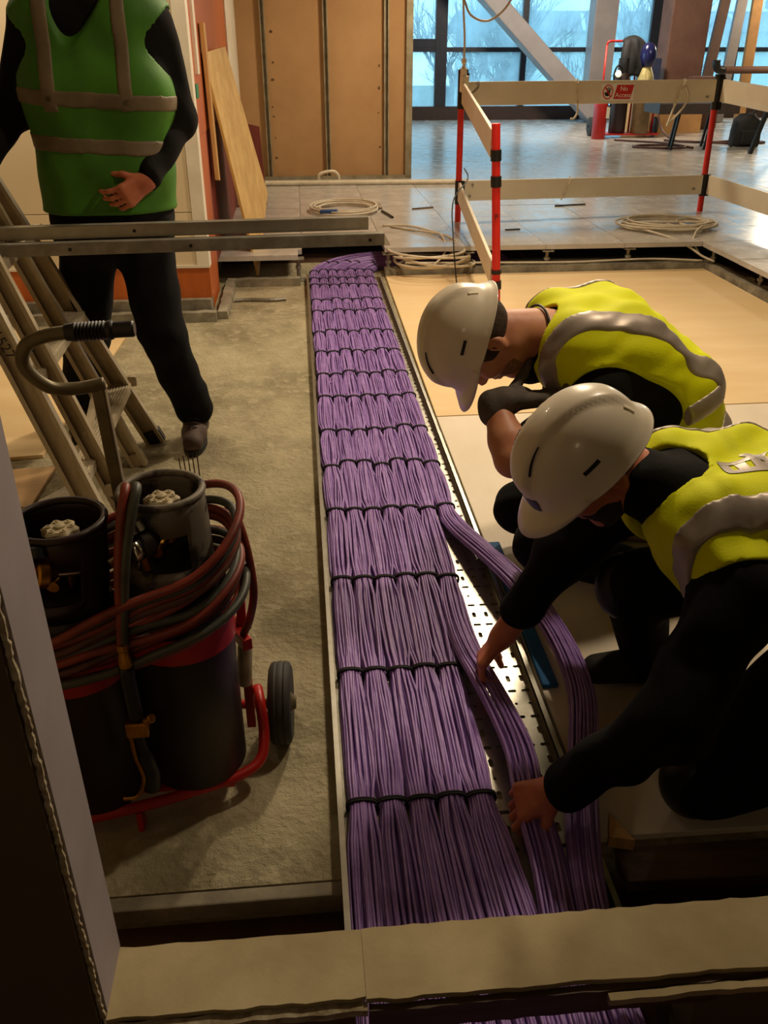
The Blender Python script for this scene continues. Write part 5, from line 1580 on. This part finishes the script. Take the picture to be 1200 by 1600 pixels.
# ------------------------------------------------------------------ near worker, kneeling at right
def worker_near():
    t = thing('person', (1.0, 1.5, 0.0), 'kneeling worker nearest the camera in black top and yellow vest, gripping cables', 'person')
    O = A(0.578, 1.560, 0.738)
    f, l, u = basis((-0.66, -0.10, -0.74), (-0.72, -0.14, 0.68))
    neck = A(0.715, 1.545, 0.690)
    ShN, ElN, WrN = A(0.800, 1.300, 0.595), A(0.645, 1.175, 0.385), A(0.480, 1.262, 0.145)
    ShF, ElF, WrF = A(0.775, 1.745, 0.600), A(0.600, 1.775, 0.400), A(0.468, 1.745, 0.185)
    nodes = [(A(0.800, 1.535, 0.642), 0.105, 0.088), (A(0.93, 1.53, 0.615), 0.10, 0.112), (A(1.08, 1.53, 0.54), 0.095, 0.118), (A(1.22, 1.53, 0.42), 0.085, 0.125)]
    lat = (0.03, 1, 0)
    legs = [(A(1.20, 1.44, 0.40), A(0.815, 1.30, 0.105), A(1.22, 1.34, 0.075)), (A(1.18, 1.63, 0.42), A(0.765, 1.69, 0.355), A(0.850, 1.735, 0.085))]
    # body
    F = Field((0.30, 1.05, 0.0), (1.42, 1.95, 0.92), 0.0052)
    torso(F, nodes, lat, -0.006)
    head_prims(F, O, f, l, u, neck)
    for Sh, El, Wr in ((ShN, ElN, WrN), (ShF, ElF, WrF)):
        F.rc(Sh, El, 0.052, 0.044, 0.03); F.rc(El, Wr, 0.043, 0.029, 0.02)
    hand_prims(F, WrN, (-0.80, 0.20, -0.58), (0.30, 0.35, -0.88), -1, 1.02, (0.65, 0.95, 0.6))
    hand_prims(F, WrF, (-0.62, -0.12, -0.78), (0.55, -0.25, -0.55), 1, 1.02, (0.55, 0.85, 0.5))
    for Hp, Kn, An in legs:
        F.rc(Hp, Kn, 0.085, 0.060, 0.04); F.rc(Kn, An, 0.055, 0.042, 0.02)
    V, Q = F.mesh(); np_mesh('body', V, Q, 'skin_ruddy', t, relax=1)
    # black long-sleeved top
    J = Field((0.42, 1.05, 0.05), (1.42, 1.95, 0.90), 0.007)
    torso(J, nodes, lat, 0.008)
    for Sh, El, Wr, cut in ((ShN, ElN, WrN, 0.93), (ShF, ElF, WrF, 0.70)):
        J.rc(Sh, El, 0.086, 0.068, 0.05); J.rc(El, El + (Wr - El) * cut, 0.066, 0.050, 0.03)
    J.rc(neck + A(0.03, 0, -0.01), neck + (O - neck) * 0.22, 0.075, 0.074, 0.03)
    J.wrinkle(0.0055, 40, 3)
    trim_mesh_obj('black_top', J, 'black_cloth', t)
    # trousers
    T = Field((0.66, 1.12, 0.0), (1.42, 1.92, 0.60), 0.008)
    torso(T, [(A(1.15, 1.53, 0.44), 0.09, 0.115), (A(1.25, 1.53, 0.38), 0.09, 0.125)], lat, 0.01)
    for Hp, Kn, An in legs:
        T.rc(Hp, Kn, 0.110, 0.084, 0.05); T.rc(Kn, An, 0.080, 0.062, 0.03)
    T.rc(A(1.03, 1.235, 0.20), A(1.06, 1.215, 0.10), 0.05, 0.035, 0.03)
    T.wrinkle(0.004, 38, 5)
    trim_mesh_obj('work_trousers', T, 'navy_cloth', t)
    # knee pads
    for (Hp, Kn, An) in legs:
        k = Field(Kn - 0.11, Kn + 0.11, 0.008); k.ell(Kn + A(-0.02, 0, -0.005), np.eye(3), (0.075, 0.072, 0.088), 0)
        trim_mesh_obj('knee_pad', k, 'black', t)
    # boots
    for i_, (Hp, Kn, An) in enumerate(legs):
        b = Field(An + A(-0.21, -0.09, -0.085), An + A(0.19, 0.09, 0.12), 0.008)
        if i_ == 0: b.rc(An, An + A(0.12, 0, -0.02), 0.052, 0.048, 0.02)
        else:
            b.rc(An + A(0, 0, 0.05), An + A(0.01, 0, -0.01), 0.054, 0.052, 0.02)
            b.rc(An + A(0.02, 0, -0.015), An + A(-0.13, 0, -0.022), 0.050, 0.040, 0.02)
            b.half(An + A(0, 0, -0.066), (0, 0, -1))
        trim_mesh_obj('boot', b, 'sole', t)
    # yellow vest
    def vest_field(infl):
        G = Field((0.55, 1.08, 0.20), (1.42, 1.98, 0.90), 0.006)
        torso(G, nodes, lat, infl)
        for Sh in (ShN, ShF):
            G.rc(nodes[0][0] + (Sh - nodes[0][0]) * 0.55, nodes[0][0] + (Sh - nodes[0][0]) * 0.92, 0.078 + infl, 0.072 + infl, 0.04)
        G.wrinkle(0.0062, 31, 9); G.wrinkle(0.0026, 70, 4)
        return G
    def vest_cuts(G):
        for Sh, sgn in ((ShN, -1), (ShF, 1)):
            yc = 1.53 + sgn * 0.34
            G.rc(A(0.79, yc, 0.57), A(0.96, yc, 0.55), 0.135, 0.135, 0.004, 'sub')
        G.rc(neck + A(0.02, 0, 0.02), neck + (O - neck) * 0.8, 0.084, 0.098, 0.004, 'sub')
        G.rc(A(0.70, 1.54, 0.56), A(0.78, 1.54, 0.40), 0.06, 0.085, 0.004, 'sub')
        G.half(A(1.33, 1.53, 0.4), (0.9, 0, -0.4))
    G = vest_field(0.022); vest_cuts(G)
    vo = trim_mesh_obj('hivis_vest', G, 'hivis', t, 'fluorescent yellow vest with reflective bands')
    for y in (1.352, 1.708):
        G = vest_field(0.0265); G.slab(A(0, y, 0), (0, 1, 0), 0.055); vest_cuts(G)
        trim_mesh_obj('reflective_band', G, 'reflective', vo)
    G = vest_field(0.0265); G.slab(A(1.12, 1.53, 0.55), (0.9, 0, -0.42), 0.055); vest_cuts(G)
    trim_mesh_obj('reflective_band', G, 'reflective', vo)
    # print on the back
    vo_m = vo.data
    bvh = BVHTree.FromPolygons([v.co + WLOC[vo.name] for v in vo_m.vertices], [tuple(p.vertices) for p in vo_m.polygons])
    def print_on(body, size, c, ex, ey, name):
        V, Fc = text_mesh(body, size, 0.0, bold=0.0045)
        # refine so the print follows the cloth
        bm = bmesh.new()
        vs = [bm.verts.new((v[0], v[1], 0)) for v in V]
        for q in Fc:
            try: bm.faces.new([vs[i] for i in q])
            except ValueError: pass
        bmesh.ops.triangulate(bm, faces=bm.faces[:])
        for _ in range(3):
            lg = [e for e in bm.edges if e.calc_length() > 0.007]
            if lg: bmesh.ops.subdivide_edges(bm, edges=lg, cuts=1)
            bmesh.ops.triangulate(bm, faces=bm.faces[:])
        bm.verts.ensure_lookup_table()
        ex = nrm(ex); ey = nrm(ey); n = nrm(np.cross(ex, ey))
        out = []
        for v in bm.verts:
            p = np.asarray(c) + ex * v.co.x + ey * v.co.y + n * 0.15
            hit = bvh.ray_cast(Vector(p), Vector(-n))
            out.append(np.array(hit[0]) + n * 0.0022 if hit[0] is not None else p - n * 0.15)
        ix = {v: i for i, v in enumerate(bm.verts)}
        mb = MB().add(out, [tuple(ix[v] for v in q.verts) for q in bm.faces])
        bm.free()
        mb.build(name, 'reflective', vo, fixn=False)
    print_on('EL', 0.092, A(0.850, 1.495, 0.74), (0.06, 1, 0), (-0.94, 0.06, 0.30), 'back_print')
    print_on('ES', 0.092, A(0.920, 1.480, 0.73), (0.06, 1, 0), (-0.94, 0.06, 0.30), 'back_print')
    # hair and beard
    H = Field(O - 0.16, O + 0.16, 0.005)
    R = np.array([f, l, u])
    H.ell(O + f * -0.016 + u * 0.040, R, (0.108, 0.087, 0.096), 0)
    H.half(O + u * -0.022 - f * 0.02, -u + f * 0.35); H.half(O + f * 0.035, f)
    trim_mesh_obj('hair', H, 'hair_brown', t)
    B = Field(O - 0.17, O + 0.17, 0.005)
    B.ell(O + f * 0.028 + u * -0.034, R, (0.070, 0.0645, 0.090), 0.02)
    B.rc(O + f * -0.005 + l * 0.045 + u * -0.055, O + f * 0.060 + l * 0.014 + u * -0.105, 0.026, 0.024, 0.02)
    B.rc(O + f * -0.005 + l * -0.045 + u * -0.055, O + f * 0.060 + l * -0.014 + u * -0.105, 0.026, 0.024, 0.02)
    B.half(O + u * -0.060, u - f * 0.42)
    trim_mesh_obj('beard', B, 'beard', t)
    for sy in (-1, 1):
        MB().lathe([(0, -0.011), (0.0078, -0.0078), (0.011, 0), (0.0078, 0.0078), (0, 0.011)], O + f * 0.081 + l * sy * 0.031 + u * 0.012, f, n=14).build('eye', 'sign_white', t, smooth=True)
    helmet(O, f, l, u, 'white hard hat with a small blue badge on the nearest worker', True)
worker_near()

# ------------------------------------------------------------------ second worker, crouching behind
def worker_far():
    t = thing('person', (0.95, 2.3, 0.0), 'crouching worker with bowed head and gloved hand at his chin, farther of the two', 'person')
    O = A(0.475, 2.225, 0.802)
    f, l, u = basis((-0.18, -0.06, -0.98), (-0.97, -0.10, 0.18))
    neck = A(0.640, 2.265, 0.802)
    ShN, ElN, WrN = A(0.775, 2.075, 0.690), A(0.515, 1.975, 0.565), A(0.490, 2.09, 0.665)
    ShF, ElF, WrF = A(0.770, 2.490, 0.690), A(0.840, 2.56, 0.42), A(0.88, 2.42, 0.34)
    nodes = [(A(0.735, 2.285, 0.770), 0.108, 0.090), (A(0.850, 2.295, 0.745), 0.105, 0.112), (A(0.995, 2.31, 0.630), 0.105, 0.118), (A(1.08, 2.32, 0.44), 0.095, 0.125)]
    lat = (0.03, 1, 0)
    legs = [(A(1.06, 2.22, 0.38), A(0.665, 2.14, 0.205), A(1.0, 2.16, 0.075)), (A(1.06, 2.42, 0.38), A(0.68, 2.46, 0.16), A(1.02, 2.46, 0.075))]
    F = Field((0.34, 1.88, 0.0), (1.30, 2.62, 0.98), 0.0052)
    torso(F, nodes, lat, -0.006)
    head_prims(F, O, f, l, u, neck, 0.060)
    for Sh, El, Wr in ((ShN, ElN, WrN), (ShF, ElF, WrF)):
        F.rc(Sh, El, 0.052, 0.046, 0.03); F.rc(El, El + (Wr - El) * 0.35, 0.044, 0.046, 0.02); F.rc(El + (Wr - El) * 0.35, Wr, 0.046, 0.034, 0.02)
    hand_prims(F, WrF, (-0.2, -0.3, -0.9), (-0.2, -0.9, 0.2), 1)
    for Hp, Kn, An in legs:
        F.rc(Hp, Kn, 0.085, 0.060, 0.04); F.rc(Kn, An, 0.055, 0.042, 0.02)
    V, Q = F.mesh(); np_mesh('body', V, Q, 'skin', t)
    # gloved hand at the chin
    gdir, gn = nrm((0.95, 0.10, 0.02)), nrm((0.05, 0.25, 0.95))
    G = Field(WrN - 0.14, WrN + A(0.20, 0.16, 0.16), 0.0038)
    hand_prims(G, WrN + A(0.005, 0.0, 0.012), gdir, gn, 1, 1.35, (0.30, 0.5, 0.5), 0.03)
    G.rc(WrN + A(-0.008, -0.012, -0.012), WrN + A(0.02, 0.0, 0.012), 0.040, 0.038, 0.015)
    trim_mesh_obj('work_glove', G, 'glove', t, 'dark grey work glove')
    J = Field((0.48, 1.88, 0.2), (1.30, 2.62, 0.96), 0.007)
    torso(J, nodes, lat, 0.008)
    for Sh, El, Wr in ((ShN, ElN, WrN), (ShF, ElF, WrF)):
        J.rc(Sh, Sh + (El - Sh) * 0.72, 0.076, 0.066, 0.05)
    J.rc(neck + A(0.02, -0.01, -0.07), neck + A(-0.02, -0.02, -0.085), 0.062, 0.05, 0.03)
    J.wrinkle(0.0035, 42, 13)
    trim_mesh_obj('black_tshirt', J, 'black_cloth', t)
    T = Field((0.54, 1.98, 0.0), (1.30, 2.62, 0.60), 0.008)
    torso(T, [(A(1.02, 2.32, 0.46), 0.10, 0.11), (A(1.10, 2.32, 0.36), 0.095, 0.125)], lat, 0.01)
    for Hp, Kn, An in legs:
        T.rc(Hp, Kn, 0.110, 0.082, 0.05); T.rc(Kn, An, 0.078, 0.062, 0.03)
    T.wrinkle(0.004, 40, 15)
    trim_mesh_obj('work_trousers', T, 'navy_cloth', t)
    for (Hp, Kn, An) in legs:
        b = Field(An + A(-0.10, -0.09, -0.08), An + A(0.19, 0.09, 0.09), 0.008)
        b.rc(An, An + A(0.10, 0, -0.02), 0.052, 0.048, 0.02)
        trim_mesh_obj('boot', b, 'boot', t)
    def vest_field(infl):
        G = Field((0.56, 1.90, 0.30), (1.34, 2.64, 0.98), 0.006)
        torso(G, nodes, lat, infl)
        for Sh in (ShN, ShF):
            G.rc(nodes[0][0] + (Sh - nodes[0][0]) * 0.5, nodes[0][0] + (Sh - nodes[0][0]) * 0.88, 0.080 + infl, 0.072 + infl, 0.04)
        G.wrinkle(0.0060, 30, 19); G.wrinkle(0.0024, 70, 14)
        return G
    def vest_cuts(G):
        for Sh, sgn in ((ShN, -1), (ShF, 1)):
            yc = 2.295 + sgn * 0.32
            G.rc(A(0.76, yc, 0.665), A(0.89, yc, 0.62), 0.135, 0.135, 0.004, 'sub')
        G.rc(neck + A(0.015, 0, 0.0), neck + (O - neck) * 0.8, 0.082, 0.10, 0.004, 'sub')
        G.rc(A(0.66, 2.27, 0.70), A(0.70, 2.27, 0.55), 0.055, 0.07, 0.004, 'sub')
        G.half(A(1.10, 2.32, 0.44), (0.35, 0, -0.9))
    G = vest_field(0.022); vest_cuts(G)
    vo = trim_mesh_obj('hivis_vest', G, 'hivis', t, 'fluorescent yellow vest with grey reflective bands')
    for y in (2.115, 2.475):
        G = vest_field(0.0265); G.slab(A(0, y, 0), (0.0, 1, 0.0), 0.055); G.half(A(1.02, 2.3, 0.62), (0.6, 0, -0.7)); vest_cuts(G)
        trim_mesh_obj('reflective_band', G, 'reflective', vo)
    for c in (A(1.005, 2.31, 0.635), A(1.065, 2.31, 0.505)):
        G = vest_field(0.0265); G.slab(c, (0.42, 0.0, -0.9), 0.055); vest_cuts(G)
        trim_mesh_obj('reflective_band', G, 'reflective', vo)
    # neck cord
    ring = []
    d_ = nrm(neck - O)
    s1_, u1_, _ = frame_from(d_)
    for a in np.linspace(0, 2 * PI, 33)[:-1]:
        ring.append(neck + d_ * (-0.018 + 0.012 * math.sin(a)) + (s1_ * math.cos(a) + u1_ * math.sin(a)) * 0.079)
    MB().tube(ring, 0.0038, 6, closed=True).build('neck_cord', 'black', t, smooth=True)
    H = Field(O - 0.16, O + 0.16, 0.005)
    R = np.array([f, l, u])
    H.ell(O + f * -0.018 + u * 0.036, R, (0.110, 0.087, 0.100), 0)
    H.half(O + u * -0.045 - f * 0.03, -u + f * 0.25); H.half(O + f * 0.040 , f + u * -0.2)
    H.ell(O + l * 0.09 + u * -0.01 - f * 0.008, R, (0.024, 0.03, 0.032), 0.004, 'sub'); H.ell(O - l * 0.09 + u * -0.01 - f * 0.008, R, (0.024, 0.03, 0.032), 0.004, 'sub')
    trim_mesh_obj('hair', H, 'hair_brown', t)
    B = Field(O - 0.17, O + 0.17, 0.005)
    B.ell(O + f * 0.028 + u * -0.034, R, (0.068, 0.0625, 0.090), 0.02)
    B.rc(O + f * -0.005 + l * 0.045 + u * -0.055, O + f * 0.060 + l * 0.014 + u * -0.100, 0.0235, 0.021, 0.02)
    B.rc(O + f * -0.005 + l * -0.045 + u * -0.055, O + f * 0.060 + l * -0.014 + u * -0.100, 0.0235, 0.021, 0.02)
    B.half(O + u * -0.068, u - f * 0.30)
    trim_mesh_obj('stubble', B, 'stubble', t)
    for sy in (-1, 1):
        MB().lathe([(0, -0.011), (0.0078, -0.0078), (0.011, 0), (0.0078, 0.0078), (0, 0.011)], O + f * 0.081 + l * sy * 0.031 + u * 0.012, f, n=14).build('eye', 'sign_white', t, smooth=True)
    helmet(O, f, l, u, 'white hard hat on the farther crouching worker, peak pointing down', False)
worker_far()

# ------------------------------------------------------------------ third worker, walking at the left
def worker_walking():
    t = thing('person', (-0.70, 3.43, 0.0), 'walking worker in green vest and black trousers behind the ladder at left', 'person')
    O = A(-0.675, 3.395, 1.835)
    f, l, u = basis((0.10, -1, -0.12), (0, -0.12, 1))
    neck = A(-0.68, 3.43, 1.685)
    ShR, ElR, WrR = A(-0.475, 3.44, 1.565), A(-0.425, 3.49, 1.26), A(-0.530, 3.285, 1.080)
    ShL, ElL, WrL = A(-0.885, 3.44, 1.565), A(-0.985, 3.45, 1.30), A(-1.075, 3.27, 1.135)
    nodes = [(A(-0.68, 3.435, 1.57), 0.125, 0.090), (A(-0.685, 3.43, 1.36), 0.112, 0.118), (A(-0.69, 3.43, 1.10), 0.085, 0.115), (A(-0.695, 3.43, 0.93), 0.085, 0.122)]
    lat = (1, 0, 0)
    legs = [(A(-0.600, 3.43, 0.88), A(-0.560, 3.39, 0.50), A(-0.487, 3.50, 0.11)), (A(-0.795, 3.44, 0.88), A(-0.885, 3.52, 0.47), A(-0.985, 3.68, 0.11))]
    F = Field((-1.24, 3.12, 0.02), (-0.30, 3.84, 2.02), 0.0065)
    torso(F, nodes, lat, -0.006)
    head_prims(F, O, f, l, u, neck)
    for Sh, El, Wr in ((ShR, ElR, WrR), (ShL, ElL, WrL)):
        F.rc(Sh, El, 0.052, 0.044, 0.03); F.rc(El, Wr, 0.043, 0.030, 0.02)
    hand_prims(F, WrR, (-0.70, -0.35, -0.42), (-0.55, 0.70, 0.0), 1, 1.05, (0.45, 0.7, 0.5))
    hand_prims(F, WrL, (-0.35, -0.70, -0.60), (0.70, -0.2, -0.3), -1, 1.05, (0.45, 0.7, 0.5))
    for Hp, Kn, An in legs:
        F.rc(Hp, Kn, 0.085, 0.058, 0.04); F.rc(Kn, An, 0.056, 0.042, 0.02); F.rc(An, An + A(0, -0.10, -0.06), 0.034, 0.026, 0.02)
    V, Q = F.mesh(); np_mesh('body', V, Q, 'skin_ruddy', t)
    J = Field((-1.2, 3.15, 0.85), (-0.30, 3.70, 1.78), 0.0075)
    torso(J, nodes, lat, 0.008)
    for Sh, El, Wr in ((ShR, ElR, WrR), (ShL, ElL, WrL)):
        J.rc(Sh, El, 0.072, 0.062, 0.05); J.rc(El, El + (Wr - El) * 0.9, 0.060, 0.046, 0.03)
    J.rc(neck, neck + A(0, 0, -0.05), 0.072, 0.08, 0.03)
    J.wrinkle(0.0035, 42, 23)
    trim_mesh_obj('black_sweatshirt', J, 'black_cloth', t)
    T = Field((-1.16, 3.22, 0.07), (-0.34, 3.84, 1.03), 0.008)
    torso(T, [(A(-0.69, 3.43, 1.0), 0.088, 0.112), (A(-0.695, 3.43, 0.90), 0.085, 0.118)], lat, 0.008)
    for Hp, Kn, An in legs:
        T.rc(Hp, Kn, 0.112, 0.092, 0.04); T.rc(Kn, An + A(0, 0, 0.03), 0.090, 0.078, 0.03)
    T.wrinkle(0.0045, 36, 25)
    T.half(A(0, 0, 0.085), (0, 0, -1))
    trim_mesh_obj('work_trousers', T, 'navy_cloth', t)
    for (Hp, Kn, An) in legs:
        c = An - A(0, 0, 0.11)
        b = Field(c + A(-0.085, -0.25, 0.0), c + A(0.085, 0.12, 0.26), 0.0055)
        b.rc(c + A(0, 0.01, 0.17), c + A(0, 0.015, 0.08), 0.054, 0.052, 0.02)
        b.rc(c + A(0, 0.03, 0.055), c + A(0, -0.07, 0.06), 0.047, 0.046, 0.03)
        b.rc(c + A(0, -0.07, 0.055), c + A(0, -0.155, 0.048), 0.048, 0.040, 0.03)
        b.half(c + A(0, 0, 0.022), (0, 0, -1)); b.half(c + A(0, 0, 0.185), (0, 0, 1))
        bo = trim_mesh_obj('boot', b, 'boot', t)
        so = MB(); pts = []
        for a in np.linspace(0, 2 * PI, 37)[:-1]:
            ca, sa = math.cos(a), math.sin(a)
            w_ = 0.050 - 0.008 * (sa > 0.0) * sa
            pts.append((c[0] + w_ * ca, c[1] - 0.06 + 0.140 * sa, 0.001))
        so.prism(pts, (0, 0, 0.026)).build('sole', 'sole', bo, bevel=0.003)
        for k in range(5):
            y_ = c[1] - 0.035 - k * 0.018; z_ = 0.150 - k * 0.012
            MB().tube(spline([(c[0] - 0.030, y_ + 0.01, z_ - 0.012), (c[0], y_ - 0.012, z_ + 0.004), (c[0] + 0.030, y_ + 0.008, z_ - 0.014)], 4), 0.003, 5).build('lace', 'lace', bo, smooth=True)
    def vest_field(infl):
        G = Field((-1.02, 3.18, 0.88), (-0.34, 3.70, 1.78), 0.0065)
        torso(G, nodes, lat, infl)
        for Sh in (ShR, ShL):
            G.rc(nodes[0][0] + (Sh - nodes[0][0]) * 0.5, nodes[0][0] + (Sh - nodes[0][0]) * 0.9, 0.080 + infl, 0.072 + infl, 0.04)
        G.wrinkle(0.005, 26, 29)
        return G
    def vest_cuts(G):
        for Sh, sgn in ((ShR, 1), (ShL, -1)):
            G.rc(Sh + A(sgn * 0.01, 0, -0.06), Sh + A(sgn * 0.14, 0, -0.06), 0.105, 0.115, 0.004, 'sub')
        G.rc(neck, neck + A(0, 0, 0.1), 0.085, 0.12, 0.004, 'sub')
        # V-shaped front opening
        G.rc(A(-0.755, 3.26, 1.47), A(-0.70, 3.30, 1.68), 0.030, 0.105, 0.004, 'sub')
        G.rc(A(-0.755, 3.258, 1.50), A(-0.755, 3.255, 1.41), 0.030, 0.012, 0.004, 'sub')
        G.rc(A(-0.735, 3.21, 0.90), A(-0.735, 3.22, 1.04), 0.030, 0.014, 0.004, 'sub')
        G.half(A(0, 0, 0.965), (0, 0, -1))
    G = vest_field(0.022); vest_cuts(G)
    vo = trim_mesh_obj('hivis_vest', G, 'hivis_green', t, 'green vest with dull reflective bands')
    for z in (1.295, 1.150):
        G = vest_field(0.025); G.slab(A(0, 0, z), (0.06, 0, 1), 0.052); vest_cuts(G)
        trim_mesh_obj('reflective_band', G, 'reflective_dim', vo)
    for x in (-0.565, -0.815):
        G = vest_field(0.025); G.slab(A(x, 0, 0), (1, 0, 0), 0.05); G.half(A(0, 0, 1.30), (0, 0, -1)); vest_cuts(G)
        trim_mesh_obj('reflective_band', G, 'reflective_dim', vo)
    H = Field(O - 0.16, O + 0.16, 0.006)
    R = np.array([f, l, u])
    H.ell(O + f * -0.014 + u * 0.045, R, (0.104, 0.082, 0.092), 0)
    H.half(O + u * -0.03 - f * 0.03, -u + f * 0.6)
    trim_mesh_obj('hair', H, 'hair_brown', t)
    for sy in (-1, 1):
        MB().lathe([(0, -0.011), (0.0078, -0.0078), (0.011, 0), (0.0078, 0.0078), (0, 0.011)], O + f * 0.081 + l * sy * 0.031 + u * 0.012, f, n=14).build('eye', 'sign_white', t, smooth=True)
worker_walking()
